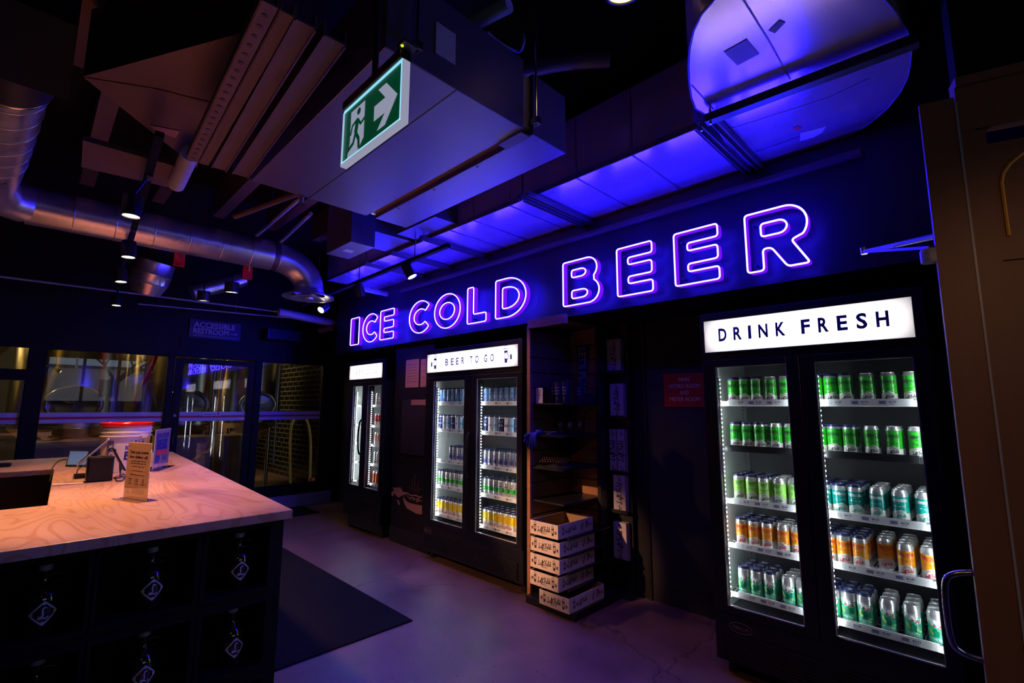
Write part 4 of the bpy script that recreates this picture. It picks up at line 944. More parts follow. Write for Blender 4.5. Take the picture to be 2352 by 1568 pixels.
# ---------------------------------------------------------------- things on the counter
def P(px, py, P0, n):
    d = fw + rt2*((px-1176)/F_PX) - up2*((py-784)/F_PX); o = Vector((0, 0, EYE)); n = Vector(n); return o+d*((Vector(P0)-o).dot(n)/d.dot(n))
bc = Vector((-4.93, .585, CZ)); t = thing('beer_bucket', 'big white plastic bucket with a red lid on the counter', 'bucket', bc)
R0 = .150; hb = .355
MB().lathe([(.132, 0), (.136, .004), (.156, hb-.10), (.156, hb-.085), (.168, hb-.082), (.168, hb-.076), (.157, hb-.073), (.157, hb-.055), (.165, hb-.053), (.165, hb-.046), (.158, hb-.043), (.158, hb-.024), (.164, hb-.022), (.164, hb-.016), (.158, hb-.012), (.158, hb)], bc, 48).build('pail', 'bucket_white', t, smooth=35)
MB().lathe([(.167, hb-.004), (.171, hb), (.171, hb+.020), (.166, hb+.026), (.150, hb+.026), (.146, hb+.018), (0, hb+.018)], bc, 48, cap=False).build('lid', 'red_plastic', t, smooth=35)
toc = math.atan2(-bc.x, -bc.y)          # direction from the bucket to the room
hd = [(bc.x+.172*math.sin(a), bc.y+.172*math.cos(a), CZ+hb-.09-.16*abs(math.sin((a-toc+1.0)/2.0*1.0))) for a in []]
ha = Vector((math.sin(toc-.55), math.cos(toc-.55), 0))
MB().tube(spline([bc+ha*.172+Vector((0, 0, hb-.075)), bc+ha*.24+Vector((0, 0, hb-.14))-Vector((0, .03, 0)), bc+ha*.22+Vector((0, -.10, hb-.21))], 6), .0025, 6).build('wire_handle', 'steel', t)
MB().obox(bc+ha*.158+Vector((0, 0, hb-.092)), ha*.016, Vector((-ha.y, ha.x, 0))*.05, (0, 0, .03)).build('handle_lug', 'bucket_white', t)
def wrapb(tt, z, th, m, nm):
    vs, fs = tt; vv = []
    for a, b_ in vs:
        r = .1368+(.156-.136)*(z+b_)/(hb-.1); an = -(a/r)+toc+th
        vv.append((bc.x+r*math.sin(an), bc.y+r*math.cos(an), CZ+z+b_))
    MB().add(vv, fs).build(nm, m, t)
wrapb(join(shift(txt('ARR', .026, width=.05, bold=.03), 0, .034), txt('ICE', .032, width=.052, bold=.01)), .185, .62, 'ink_navy', 'left_print')
wrapb(join(ring(.028, .006, 0, 2*PI), stroke([(-.03, .03), (.0, .045), (.03, .03)], .014), stroke([(-.02, -.03), (.0, -.05), (.01, -.09)], .012), stroke([(-.012, .008), (-.004, .0), (.010, .004)], .004), stroke([(.02, -.02), (.035, .01)], .008)), .14, .56, 'ink_navy', 'cartoon_print')
wrapb(join(shift(logo(.10, .08, .12), 0, .055), txt('ICE COLD', .030, width=.15, bold=.04), shift(txt('BEER', .060, width=.15, bold=.04), 0, -.075)), .175, -.50, 'ink_navy', 'front_print')

def card(name, label, a, b, ztop, thick, mat, parent_mat='acrylic', lean=0):
    """upright card in a clear stand between two floor points a, b"""
    a = Vector(a); b = Vector(b); ex = (b-a); W_ = ex.length; ex.normalize(); n = ex.cross(Vector((0, 0, 1))); H = ztop-a.z
    t = thing(name, label, 'sign', (a+b)/2); MB().obox(a-n*.0+Vector((0, 0, .006)), ex*W_, n*-.002, (0, 0, H)).build('card', mat, t)
    MB().obox(a+n*.0005+Vector((0, 0, .004)), ex*W_, n*.002, (0, 0, H)).obox(a-n*.0045+Vector((0, 0, .004)), ex*W_, n*.002, (0, 0, H)).build('clear_sleeve', 'acrylic', t)
    MB().obox(a-ex*.015+n*.05, ex*(W_+.03), n*-.10, (0, 0, .004)).build('clear_foot', 'acrylic', t)
    return t, a, ex, n, W_, H
a = U(283, 1144, 2, CZ); b = U(336, 1153, 2, CZ); mid = (a+b)/2; nn = (b-a).cross(Vector((0, 0, 1))); zt = P(322, 1016, a, nn).z
t, a, ex, n, W_, H = card('loyalty_sign', 'tall tan card reading Turn your points into dollars off', a, b, zt-.006, .002, 'paper_tan')
o = a+ex*W_/2+n*.0009+Vector((0, 0, .006))
def pr(tt, dy, dx=0): return (tt, o+Vector((0, 0, dy*H))+ex*dx*W_, ex, Z3)
mb = MB(); mb.text(*pr(txt('Turn your points', .052*H, width=.80*W_, bold=.03), .80)).text(*pr(txt('into dollars off:', .052*H, width=.78*W_, bold=.03), .715))
for i, dy in enumerate((.655, .615, .56)): mb.text(*pr(bargrid([.66 if i < 2 else .5], W_, .014*H), dy))
mb.text(*pr(stroke([(-.40*W_, -.16*H), (-.40*W_, .0), (.40*W_, .0), (.40*W_, -.30*H), (-.40*W_, -.30*H), (-.40*W_, -.16*H)], .003*H, 0), .49)).text(*pr(bargrid([.4], W_, .012*H), .485))
mb.text(*pr(txt('NEW! Your Rewards', .024*H, width=.6*W_, bold=.02), .41))
for k, s_ in enumerate(('Straight|Pour', '5 pint|or Half', 'Off|Keg')):
    for j, q in enumerate(s_.split('|')): mb.text(*pr(txt(q, .024*H, maxw=.20*W_, bold=.03), .335-.035*j, -.28+.28*k))
    mb.text(*pr(bargrid([.9, .7], .2*W_, .007*H), .265, -.28+.28*k))
for j in range(3): mb.text(*pr(bargrid([.9], .55*W_, .009*H), .16-.03*j, .1))
mb.text(*pr(txt('PLUG', .016*H, bold=.02), .12, -.34)).text(*pr(txt('CLUB', .026*H, maxw=.16*W_), .085, -.34)); mb.build('print', 'ink_black', t)
t, a, ex, n, W_, H = card('bucket_sign', 'white upright card reading ICE COLD BEER Bucket behind the tan card', (-4.74, .745, CZ), (-5.06, .90, CZ), CZ+.315, .002, 'paper')
# seen from the room its front is the other face
ex2 = -ex; o = Vector(a)+ex*W_/2-n*.0052+Vector((0, 0, .006)); fr2 = n.dot(Vector((0, 0, EYE))-a) > 0
if fr2: ex2 = ex; o = Vector(a)+ex*W_/2+n*.003+Vector((0, 0, .006))
mb = MB().text(txt('ICE COLD', .115*H, width=.78*W_, bold=.04), o+Vector((0, 0, .78*H)), ex2, Z3).text(txt('BEER', .24*H, width=.74*W_, bold=.05), o+Vector((0, 0, .50*H)), ex2, Z3)
mb.text(bargrid([.9, .8, .9, .7], .42*W_, .02*H), o+Vector((0, 0, .30*H))+ex2*.2*W_, ex2, Z3).text(bargrid([.6], .6*W_, .01*H), o+Vector((0, 0, .09*H)), ex2, Z3)
mb.text(poly(*[(.085*math.cos(k*PI/9)*W_*1.6, .085*math.sin(k*PI/9)*H*1.1) for k in range(18)]), o+Vector((0, 0, .26*H))-ex2*.24*W_, ex2, Z3); mb.build('print', 'ink_navy', t)
MB().text(txt('Bucket', .12*H, width=.72*W_, bold=.05, shear=.2), o+Vector((0, 0, .37*H)), ex2, Z3).build('red_print', 'ink_red', t)

t = thing('receipt_printer', 'black square receipt printer on the counter before the bucket', 'printer', (-4.38, .40, CZ))
a = U(196, 1109, 2, CZ); b = U(258, 1104, 2, CZ); ex = (b-a); W_ = ex.length; ex.normalize(); bk = Vector((-ex.y, ex.x, 0)); 
if bk.dot(a) < 0: bk = -bk
MB().obox(a, ex*W_, bk*.13, (0, 0, .165)).build('body', 'plastic_black', t, bevel=.012)
MB().obox(a+ex*.01+bk*.01+Vector((0, 0, .1655)), ex*(W_-.02), bk*.05, (0, 0, .004)).build('paper_slot', 'metal_black', t, bevel=.001)
MB().add([a-ex*.01+Vector((0, 0, .004)), a-ex*.01-bk*.03+Vector((0, 0, .004)), a-ex*.16-bk*.03+Vector((0, 0, .010)), a-ex*.16+Vector((0, 0, .012))], [(0, 1, 2, 3)]).build('receipt_paper', 'paper', t)
def slab(name, label, cat, c0, e1, e2, th, m1, m2, extra=None):
    t = thing(name, label, cat, c0); e1 = Vector(e1); e2 = Vector(e2); n = e1.cross(e2).normalized()*th; c0 = Vector(c0)
    MB().obox(c0, e1, e2, n).build('housing', m1, t, bevel=.003)
    MB().obox(c0+n*1.02+e1*.06+e2*.06, e1*.88, e2*.88, n*.06).build('screen', m2, t); return t
a = U(150, 1071, 2, CZ+.002); b = U(200, 1072, 2, CZ+.002); c = U(163, 1036, 2, CZ+.03); slab('tablet', 'tablet with a pale blue screen lying on the counter', 'tablet', a, b-a, Vector((c.x-a.x, c.y-a.y, .10))*.62, .008, 'plastic_black', 'screen_blue')
a = U(178, 1072, 0, -4.62); b = U(252, 1010, 0, -4.62); dpt = Vector((-.20, .02, .0))
t = slab('register_screen', 'slanted white-edged register screen leaning up left of the bucket', 'screen', a, b-a, dpt, .012, 'pipe_grey', 'plastic_black')
MB().cyl(a+(b-a)*.5+dpt*.5, Vector((a.x-.10, (a.y+b.y)/2, CZ)), .02, seg=12).build('stand_post', 'plastic_black', t); MB().box(a.x-.17, a.x-.03, (a.y+b.y)/2-.07, (a.y+b.y)/2+.07, CZ, CZ+.012).build('stand_foot', 'plastic_black', t, bevel=.003)
a = U(290, 1080, 0, -4.45); b = U(262, 1028, 0, -4.45)
t = slab('card_reader', 'small dark leaning card reader between printer and tan card', 'card reader', a, b-a, Vector((-.12, .0, 0)), .010, 'plastic_black', 'pipe_grey')
MB().cyl(a+(b-a)*.4-Vector((.06, 0, 0)), Vector((a.x-.06, a.y-.02, CZ)), .008, seg=8).build('stand_post', 'steel', t); MB().lathe([(.045, 0), (.045, .006), (.02, .012)], (a.x-.06, a.y-.02, CZ), 20).build('stand_foot', 'steel', t)
def cable(label, pts, r=.004, m='plastic_black', cat='cable'): return tag(MB().tube(spline(pts, 8), r, 8).build('cable', m, smooth=60), label, cat)
q = lambda px, py, z=CZ+.006: U(px, py, 2, z)
cable('black cable curving from the tablet over the counter edge', [q(152, 1054), q(135, 1058), q(122, 1072), q(116, 1095), q(112, 1125, .90), q(110, 1150, .80)])
cable('black coiled cable beside the receipt printer', [q(262, 1098), q(272, 1092), q(284, 1088), q(287, 1096), q(278, 1104), q(266, 1102), q(270, 1092)])
cable('black power cable left of the receipt printer', [q(200, 1066, CZ+.05), q(182, 1075), q(176, 1088), q(182, 1096), q(195, 1092)])
cable('flat black cable on the counter behind the tan card', [q(345, 1074), q(358, 1070), q(370, 1072), q(381, 1071)], .006)
t = thing('adapter_block', 'small dark adapter block on the counter left of the printer', 'adapter', q(180, 1098, CZ)); p_ = q(170, 1100, CZ); MB().box(p_.x-.12, p_.x, p_.y, p_.y+.07, CZ, CZ+.025).build('body', 'plastic_black', t, bevel=.004); MB().box(p_.x-.03, p_.x, p_.y+.07, p_.y+.11, CZ, CZ+.01).build('plug', 'plastic_black', t)
p_ = q(8, 1072, CZ); t = thing('sunglasses', 'dark glossy glasses case at the left end of the back counter', 'case', p_); MB().box(p_.x-.10, p_.x+.02, p_.y-.06, p_.y+.045, CZ, CZ+.03).build('case', 'plastic_black', t, bevel=.012); MB().box(p_.x-.08, p_.x+.0, p_.y-.04, p_.y+.03, CZ+.0301, CZ+.032).build('label', 'purple_label', t)
t.name = 'glasses_case'
t = thing('wall_phone', 'black box with yellow tag under the inner edge of the counter', 'box', (-4.2, .25, .85)); MB().box(-4.30, -4.02, .18, .30, .74, .93).build('body', 'plastic_black', t, bevel=.008); MB().box(-4.22, -4.12, .176, .18, .80, .90).build('tag', 'yellow_sign', t); t.name = 'junction_box'

# mats
t = tag(MB().box(-5.75, -3.036, 1.08, 2.06, 0, .010).build('floor_mat', 'rubber', org=(-4.4, 1.6, 0), bevel=.004), 'large black rubber mat on the concrete beside the counter', 'mat')
t = tag(MB().box(-7.48, -6.86, 2.3, 3.06, 0, .010).build('floor_mat', 'rubber', org=(-7.1, 2.7, 0), bevel=.004), 'small black mat on the floor by the brewery partition', 'mat')

# ================================================================ SHELF BAY
t = thing('slatwall_shelf', 'open slatwall shelf bay between the BEER TO GO cooler and the red sign', 'shelf', (-2.5, 3.2, 0))
LED_Z = [2.031, 1.903, 1.776, 1.649, 1.521, 1.395, 1.266, 1.140, 1.013, .886, .756, .633, .506, .38, .25]
def slats(x0, x1, axis, fixed, name, mat, z1):
    mb = MB(); zz = [0]+sorted(LED_Z)+[z1]
    for i in range(len(zz)-1):
        a_, b_ = zz[i]+(.006 if i else 0), zz[i+1]-.006
        if axis == 0: mb.box(fixed[0], fixed[1], x0, x1, a_, b_)
        else: mb.box(x0, x1, fixed[0], fixed[1], a_, b_)
    if axis == 0: mb.box(fixed[0]-.010, fixed[0]-.001, x0, x1, 0, z1)
    else: mb.box(x0, x1, fixed[1]+.001, fixed[1]+.010, 0, z1)
    return mb.build(name, mat, t)
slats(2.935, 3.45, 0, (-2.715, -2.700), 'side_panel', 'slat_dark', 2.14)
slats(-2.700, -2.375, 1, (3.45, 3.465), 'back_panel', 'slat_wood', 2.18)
MB().box(-2.735, -2.700, 2.912, 2.934, 0, 2.165).build('edge_strip', 'slat_wood', t, bevel=.002)
MB().box(-2.715, -2.31, 2.90, 2.93, 2.14, 2.215).build('fascia', 'slat_wood', t, bevel=.002)
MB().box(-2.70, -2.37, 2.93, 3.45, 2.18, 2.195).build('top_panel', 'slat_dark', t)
MB().box(-2.378, -2.345, 3.38, 3.48, 0, 2.18).build('end_post', 'metal_black', t)
MB().box(-2.70, -2.22, 2.86, 3.45, 0, .055).build('plinth', 'metal_black', t, bevel=.003)
SHZ = {1.522: (2.95, 0), 1.268: (2.95, 0), 1.014: (2.95, 0), .758: (2.95, 0)}
for z in (1.522, 1.268, 1.014, .758): MB().box(-2.695, -2.385, 2.945, 3.445, z-.014, z).build('shelf', 'metal_black', t, bevel=.002)
for z in (.535, .415, .295, .172): MB().box(-2.695, -2.30, 2.90, 3.445, z-.010, z).build('shelf', 'metal_black', t, bevel=.002)
# cardboard trays
def tray(x0, x1, y0, y1, z, lab, h=.10):
    t = thing('cardboard_tray', lab, 'tray', ((x0+x1)/2, (y0+y1)/2, z), 'cardboard trays in the shelf bay'); q = .004
    mb = MB(); mb.box(x0, x1, y0, y0+q, z, z+h, 0).box(x0, x1, y1-q, y1, z, z+h, 0).box(x0, x0+q, y0+q, y1-q, z, z+h, 0).box(x1-q, x1, y0+q, y1-q, z, z+h, 0).box(x0+q, x1-q, y0+q, y1-q, z, z+q, 0)
    mb.box(x0+q, x1-q, y0+q, y0+q+.001, z+q, z+h-.001, 1).box(x0+q, x1-q, y1-q-.001, y1-q, z+q, z+h-.001, 1).box(x0+q, x0+q+.001, y0+q+.001, y1-q-.001, z+q, z+h-.001, 1).box(x1-q-.001, x1-q, y0+q+.001, y1-q-.001, z+q, z+h-.001, 1).box(x0+q, x1-q, y0+q, y1-q, z+q, z+q+.001, 1)
    mb.build('carton', ['card_white', 'card_brown'], t)
    cx = (x0+x1)/2; W_ = x1-x0
    MB().text(logo(.125, .10, .12), (cx, y0-.0006, z+h*.50), (1, 0, 0), Z3).text(txt('BREWERY', .007, bold=.02, space=1.2), (cx+.005, y0-.0006, z+h*.20), (1, 0, 0), Z3).text(cup_hand(.058, -1), (x0+.050, y0-.0006, z+h*.52), (1, 0, 0), Z3).text(cup_hand(.058, 1), (x1-.050, y0-.0006, z+h*.48), (1, 0, 0), Z3).build('front_print', 'ink_black', t)
    cy = (y0+y1)/2
    MB().text(logo(.12, .10, .12), (x1+.0006, cy-.06, z+h*.5), (0, 1, 0), Z3).text(cup_hand(.055, 1), (x1+.0006, cy-.155, z+h*.5), (0, 1, 0), Z3).text(join(stroke([(0, -.03), (.02, .03)], .008), stroke([(.05, -.02), (.06, .03), (.08, .0)], .010), ring(.014, .004)), (x1+.0006, cy+.07, z+h*.5), (0, 1, 0), Z3).text(txt('LOUD', .02, bold=.02), (x1+.0006, cy+.16, z+h*.4), (0, 1, 0), Z3).build('side_print', 'ink_black', t)
tray(-2.614, -2.339, 2.82, 3.25, .5355, 'white printed tray on the slatwall shelves, topmost of the five')
tray(-2.610, -2.325, 2.82, 3.25, .4155, 'white printed tray on the slatwall shelves, second from the top')
tray(-2.613, -2.328, 2.82, 3.25, .2955, 'white printed tray on the slatwall shelves, middle of the five')
tray(-2.615, -2.341, 2.82, 3.25, .1725, 'white printed tray on the slatwall shelves, second from the floor')
tray(-2.523, -2.245, 2.82, 3.25, .0555, 'white printed tray on the plinth, lowest and furthest right of the five')
# flat cartons standing in a black rack
t = thing('carton_rack', 'tall black rack beside the slatwall bay holding upright printed cartons', 'rack', (-2.25, 3.55, 0))
MB().box(-2.345, -2.16, 3.55, 3.598, .02, 2.20).build('backing', 'metal_black', t); MB().box(-2.343, -2.14, 3.46, 3.598, 0, .03).build('foot', 'metal_black', t)
CR = [(-2.337, -2.20, 1.785, 2.068, 'topmost'), (-2.312, -2.183, 1.408, 1.688, 'second from the top'), (-2.328, -2.268, .96, 1.308, 'third down, left of a pair'), (-2.249, -2.184, .96, 1.310, 'third down, right of a pair'), (-2.300, -2.187, .65, .94, 'second from the bottom'), (-2.309, -2.188, .27, .565, 'lowest')]
for z in (1.78, 1.403, .955, .645, .265): MB().box(-2.345, -2.17, 3.49, 3.55, z-.008, z-.001).box(-2.345, -2.17, 3.486, 3.490, z-.008, z+.02).build('ledge', 'metal_black', t)
for x0, x1, z0, z1, lab in CR:
    t = thing('carton', 'white printed carton standing in the black rack, '+lab, 'carton', ((x0+x1)/2, 3.52, z0), 'cartons in the black rack'); MB().box(x0, x1, 3.492, 3.545, z0, z1).build('box', 'ink_pale', t, bevel=.002)
    MB().text(rot2(logo(.17, .0, .12), PI/2), ((x0+x1)/2, 3.4912, (z0+z1)/2), (1, 0, 0), Z3).text(cup_hand(.035, 1), ((x0+x1)/2, 3.4912, z0+.03), (1, 0, 0), Z3).text(cup_hand(.035, 1), ((x0+x1)/2, 3.4912, z1-.035), (1, 0, 0), Z3).build('print', 'ink_black', t)
# goods in the bay
def tumbler(x, y, lab):
    z = 1.5225; t = thing('tumbler', lab, 'tumbler', (x, y, z), 'navy tumblers on the slatwall shelf')
    MB().lathe([(.030, 0), (.032, .003), (.041, .165), (.041, .17)], (x, y, z), 28).build('cup', 'tumbler_navy', t, smooth=40)
    MB().lathe([(.042, .170), (.043, .176), (.040, .182), (.0, .182)], (x, y, z), 28, cap=False).build('lid', 'clear_plastic', t, smooth=40)
    mb = MB()
    for s_, zz in (('MAKE', .118), ('SOME', .094), ('NOISE', .070)): mb.wrap(txt(s_, .012, width=.040, bold=.01), .0395, zz, .25, c=(x, y, z))
    mb.wrap(script_L(.020), .0365, .042, .25, c=(x, y, z)); mb.build('print', 'ink_pale', t)
for px_, y_, lab in ((1273, 3.09, 'navy tumbler reading MAKE SOME NOISE, left of the huddled three'), (1284, 3.02, 'navy tumbler reading MAKE SOME NOISE, middle of the huddled three'), (1300, 3.04, 'navy tumbler reading MAKE SOME NOISE, right of the huddled three'), (1331, 3.26, 'navy tumbler standing apart behind the huddled three')):
    tumbler(U(px_, 900, 1, y_).x, y_, lab)
t = thing('price_card', 'small pale card reading LOUD CUPS at the front of the slatwall shelf', 'card', (-2.65, 2.965, 1.5225)); MB().box(-2.678, -2.606, 2.962, 2.965, 1.5225, 1.648).build('card', 'paper', t)
mb = MB().text(txt('LOUD', .014, width=.04, bold=.01), (-2.642, 2.961, 1.624), (1, 0, 0), Z3).text(txt('CUPS', .014, width=.036, bold=.01), (-2.642, 2.961, 1.605), (1, 0, 0), Z3).text(bargrid([.7, .8, .9, .5], .055, .003), (-2.642, 2.961, 1.596), (1, 0, 0), Z3).text(txt('$32', .014, width=.026, bold=.01), (-2.646, 2.961, 1.556), (1, 0, 0), Z3)
mb.build('print', 'ink_black', t); MB().box(-2.68, -2.604, 2.961, 2.985, 1.5222, 1.5236).build('foot', 'clear_plastic', t)
t = thing('pennant', 'navy felt pennant reading LET\'S PL, hanging on the slatwall', 'pennant', (-2.53, 3.42, 1.9)); MB().prism([(-2.612, 2.03), (-2.475, 2.03), (-2.525, 1.60), (-2.57, 1.60)], 1, 3.425, 3.429).build('felt', 'fabric_navy', t)
MB().text(rot2(txt("LET'S PLAY", .082, width=.40, bold=.01), -PI/2), (-2.583, 3.4235, 1.808), (.93, 0, 0), Z3).build('lettering', 'ink_pale', t); MB().prism([(-2.63, 2.035), (-2.46, 2.035), (-2.46, 2.02), (-2.63, 2.02)], 1, 3.422, 3.432).build('header_tape', 'fabric_black', t)
for x, y, lab in ((-2.555, 3.14, 'clear glass with white logo, leftmost of three on the slatwall shelf'), (-2.495, 3.19, 'clear glass with white logo, middle of three on the slatwall shelf'), (-2.44, 3.25, 'clear glass with white logo, rightmost of three on the slatwall shelf')):
    t = thing('beer_glass', lab, 'glass', (x, y, 1.2685), 'glasses on the slatwall shelf'); MB().lathe([(.026, 0), (.028, .004), (.036, .09), (.034, .14), (.0325, .14), (.0345, .09), (.026, .012), (0, .012)], (x, y, 1.2685), 28, cap=False).build('glass', 'clear_plastic', t, smooth=50)
    MB().wrap(join(ring(.017, .0016), logo(.036, .1, .12)), .0362, .085, .3, c=(x, y, 1.2685)).build('logo_print', 'ink_pale', t)
def cloth(name, label, mat, cx, cy, z, sx, sy, amp, hang=None, seed=1, pattern=None):
    rnd = random.Random(seed); n = 22; m = 22; V = []
    ph = [rnd.uniform(0, 6) for _ in range(6)]
    for j in range(m+1):
        for i in range(n+1):
            u = i/n-.5; v = j/m-.5; h = amp*(.55+.45*math.sin(u*9+ph[0]+v*3))*(.6+.4*math.sin(v*11+ph[1]))*(1-abs(2*u)**4)*(1-abs(2*v)**4)+.001
            V.append((cx+u*sx+.01*math.sin(v*8+ph[2]), cy+v*sy+.01*math.sin(u*8+ph[3]), z+h))
    fs = [(j*(n+1)+i, j*(n+1)+i+1, (j+1)*(n+1)+i+1, (j+1)*(n+1)+i) for j in range(m) for i in range(n)]
    t = thing(name, label, 'cloth', (cx, cy, z)); o = MB().add(V, fs).build('cloth', mat, t, smooth=80); so = o.modifiers.new('thickness', 'SOLIDIFY'); so.thickness = .003; so.offset = 0
    return t
t = cloth('folded_bandana', 'navy bandana with white streaks on the slatwall shelf, left of the glasses', 'fabric_navy', -2.615, 3.08, 1.269, .14, .22, .03)
mb = MB()
for k in range(7): mb.text(stroke([(0, 0), (.012, .004), (.030, -.002)], .003), (-2.66+.017*k, 2.97+.012*k, 1.292), (1, 0, 0), (0, .4, .6))
mb.build('streaks', 'ink_pale', t)
gl = MB()
t = thing('garden_gloves', 'blue knitted gloves draped over the front edge of the slatwall shelf', 'gloves', (-2.66, 2.93, 1.28))
for k, (a_, l_) in enumerate(((-.05, .05), (-.035, .085), (-.018, .10), (.0, .095), (.018, .08))):
    MB().tube(spline([(-2.662+a_*.4, 2.97, 1.278), (-2.665+a_*.9, 2.925, 1.276), (-2.668+a_*1.4, 2.908, 1.25-l_*.3), (-2.67+a_*1.8, 2.91, 1.255-l_)], 5), [.012]*12+[.011]*3+[.006], 8).build('finger', 'fabric_blue', t, smooth=70)
MB().lathe([(.0, -.02), (.03, -.016), (.036, 0), (.03, .016), (.0, .02)], (-2.665, 2.975, 1.291), 20, axis=(0, 0, 1)).build('palm', 'fabric_blue', t, smooth=70)
MB().tube(spline([(-2.69, 2.94, 1.276), (-2.715, 2.90, 1.268), (-2.735, 2.885, 1.25)], 5), .012, 8).build('thumb', 'fabric_blue', t, smooth=70)
t = cloth('dotted_scarf', 'black scarf with pale dots on the lower slatwall shelf', 'fabric_black', -2.56, 3.12, 1.015, .24, .30, .06, seed=4)
mb = MB()
for j in range(3):
    for i in range(11): x = -2.66+.020*i; y = 2.98+.025*j+.010*i; mb.add([(x, y, 1.052+.012*j), (x+.010, y, 1.054+.012*j), (x+.010, y+.004, 1.062+.012*j), (x, y+.004, 1.060+.012*j)], [(0, 1, 2, 3)])
mb.build('dots', 'ink_pink', t)
t = thing('baseball_cap', 'dark cap silhouette at the right end of the tumbler shelf', 'cap', (-2.42, 3.34, 1.5225)); MB().lathe([(.070, 0), (.072, .03), (.062, .065), (.035, .09), (0, .098)], (-2.45, 3.37, 1.5225), 28, cap=False).build('crown', 'fabric_black', t, smooth=60); MB().prism([(-2.50, 3.31), (-2.39, 3.31), (-2.40, 3.25), (-2.445, 3.235), (-2.49, 3.25)], 2, 1.5245, 1.5285).build('brim', 'fabric_black', t)

# red room sign
t = thing('room_sign', 'red plate on the alcove wall reading MAIN HYDRO ROOM AND METER ROOM', 'sign', (-1.71, 3.597, 1.63)); MB().box(-1.870, -1.545, 3.592, 3.599, 1.497, 1.757).build('plate', 'sign_red', t, bevel=.001)
mb = MB()
for s_, z in (('MAIN', 1.694), ('HYDRO ROOM', 1.643), ('AND', 1.592), ('METER ROOM', 1.541)): mb.text(txt(s_, .031, maxw=.245, width={'MAIN': .085, 'AND': .07}.get(s_, .243)), (-1.698, 3.5908, z), (1, 0, 0), Z3)
mb.build('lettering', 'paper', t)
struct(MB().box(-2.05, -2.03, 3.585, 3.6, 0, 2.3).box(-2.05, -1.28, 3.585, 3.6, 2.30, 2.34), 'trim_5', 'metal_black')

# ================================================================ CEILING PLANT
ZD = 2.93
t = thing('supply_duct', 'long galvanized duct glowing violet above the neon letters', 'air duct', (-3.2, 2.64, ZD))
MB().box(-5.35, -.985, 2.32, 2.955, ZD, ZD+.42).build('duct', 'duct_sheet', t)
for x in (-4.9, -4.45, -3.95, -3.05, -2.75, -2.35, -1.75, -1.35): MB().box(x, x+.006, 2.316, 2.956, ZD-.006, ZD+.42).build('seam', 'galvanized', t)
MB().box(-5.35, -.95, 2.314, 2.320, ZD-.004, ZD+.03).build('lower_flange', 'galvanized', t)
def strut(label, x, y0, y1, z, pair=True, rods=True):
    t = thing('strut_channel', label, 'channel', (x, (y0+y1)/2, z), 'struts under the violet duct')
    for k, dx in enumerate((0, .07) if pair else (0,)):
        MB().box(x+dx, x+dx+.004, y0, y1, z-.035, z).box(x+dx+.030, x+dx+.034, y0, y1, z-.035, z).box(x+dx+.004, x+dx+.030, y0, y1, z-.004, z).build('channel', 'galv_dark', t)
    if rods: MB().cyl((x+.018, y0+.03, z-.04), (x+.018, y0+.03, 3.75), .006, seg=8).build('threaded_rod', 'steel', t)
strut('paired struts under the violet duct near the big rounded duct', -.945, 2.25, 2.95, ZD-.008)
strut('paired struts under the violet duct above the gap after COLD', -2.17, 2.22, 2.95, ZD-.008)
strut('single strut under the violet duct above the O of COLD', -3.32, 2.21, 2.95, ZD-.008, False)
strut('single strut under the far part of the violet duct, right of the spot track', -3.86, 2.25, 2.95, ZD-.008, False, False)
strut('single strut under the violet duct above the first spot', -4.35, 2.25, 2.95, ZD-.008, False, False)
tag(MB().box(-4.75, -.37, 2.905, 2.955, 2.795, 2.825).build('wall_rail', 'galv_dark', org=(-2.5, 2.93, 2.81), bevel=.004), 'long thin rail on the bulkhead just above the neon letters', 'rail')
t = thing('branch_duct', 'rectangular branch duct left of the suspended air unit', 'air duct', (-3.75, 2.0, 2.83))
MB().box(-4.02, -3.56, 1.72, 1.93, 2.81, 3.25).build('duct', 'galvanized', t); MB().box(-4.00, -3.58, 1.93, 2.312, 2.96, 3.24).build('collar', 'galv_dark', t); MB().box(-3.50, -2.95, 2.10, 2.312, 2.955, 3.22).build('branch_box', 'galv_dark', t)
MB().box(-3.84, -3.76, 1.78, 1.86, 2.808, 2.8095).build('label', 'frost', t); MB().box(-3.40, -3.32, 2.095, 2.099, 2.98, 3.08).build('tag', 'paper_tan', t)
# big rounded duct
out = [U(x, y, 2, ZD) for x, y in ((1655, -60), (1640, 0), (1610, 35), (1593, 70), (1584, 110), (1581, 150), (1583, 190), (1588, 225), (1598, 250), (1628, 268), (1728, 408), (1790, 382), (1850, 362), (1910, 337), (1960, 310), (2005, 278), (2040, 248), (2068, 213), (2085, 180), (2092, 150), (2095, 110), (2085, 70), (2060, 30), (2030, -5), (1990, -60))]
pl_ = [(p.x, min(p.y, 2.955)) for p in out]
t = thing('rounded_duct', 'big rounded duct with violet sheen at the top right', 'air duct', (-.45, 2.1, ZD))
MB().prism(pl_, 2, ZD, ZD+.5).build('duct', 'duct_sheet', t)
MB().tube([(x, y, ZD+.004) for x, y in pl_], .006, 6, closed=True).build('edge_bead', 'galvanized', t, smooth=60)
sm = lambda pts: MB().text(stroke([(U(x, y, 2, ZD-.001).x, U(x, y, 2, ZD-.001).y) for x, y in pts], .006, 0), (0, 0, ZD-.0015), (1, 0, 0), (0, 1, 0))
for pts in (((1708, 0), (1770, 100), (1815, 182)), ((1588, 195), (1640, 252)), ((1665, 300), (1900, 225), (1998, 180)), ((1715, 356), (1890, 295))): sm(pts).build('seam', 'galv_dark', t)
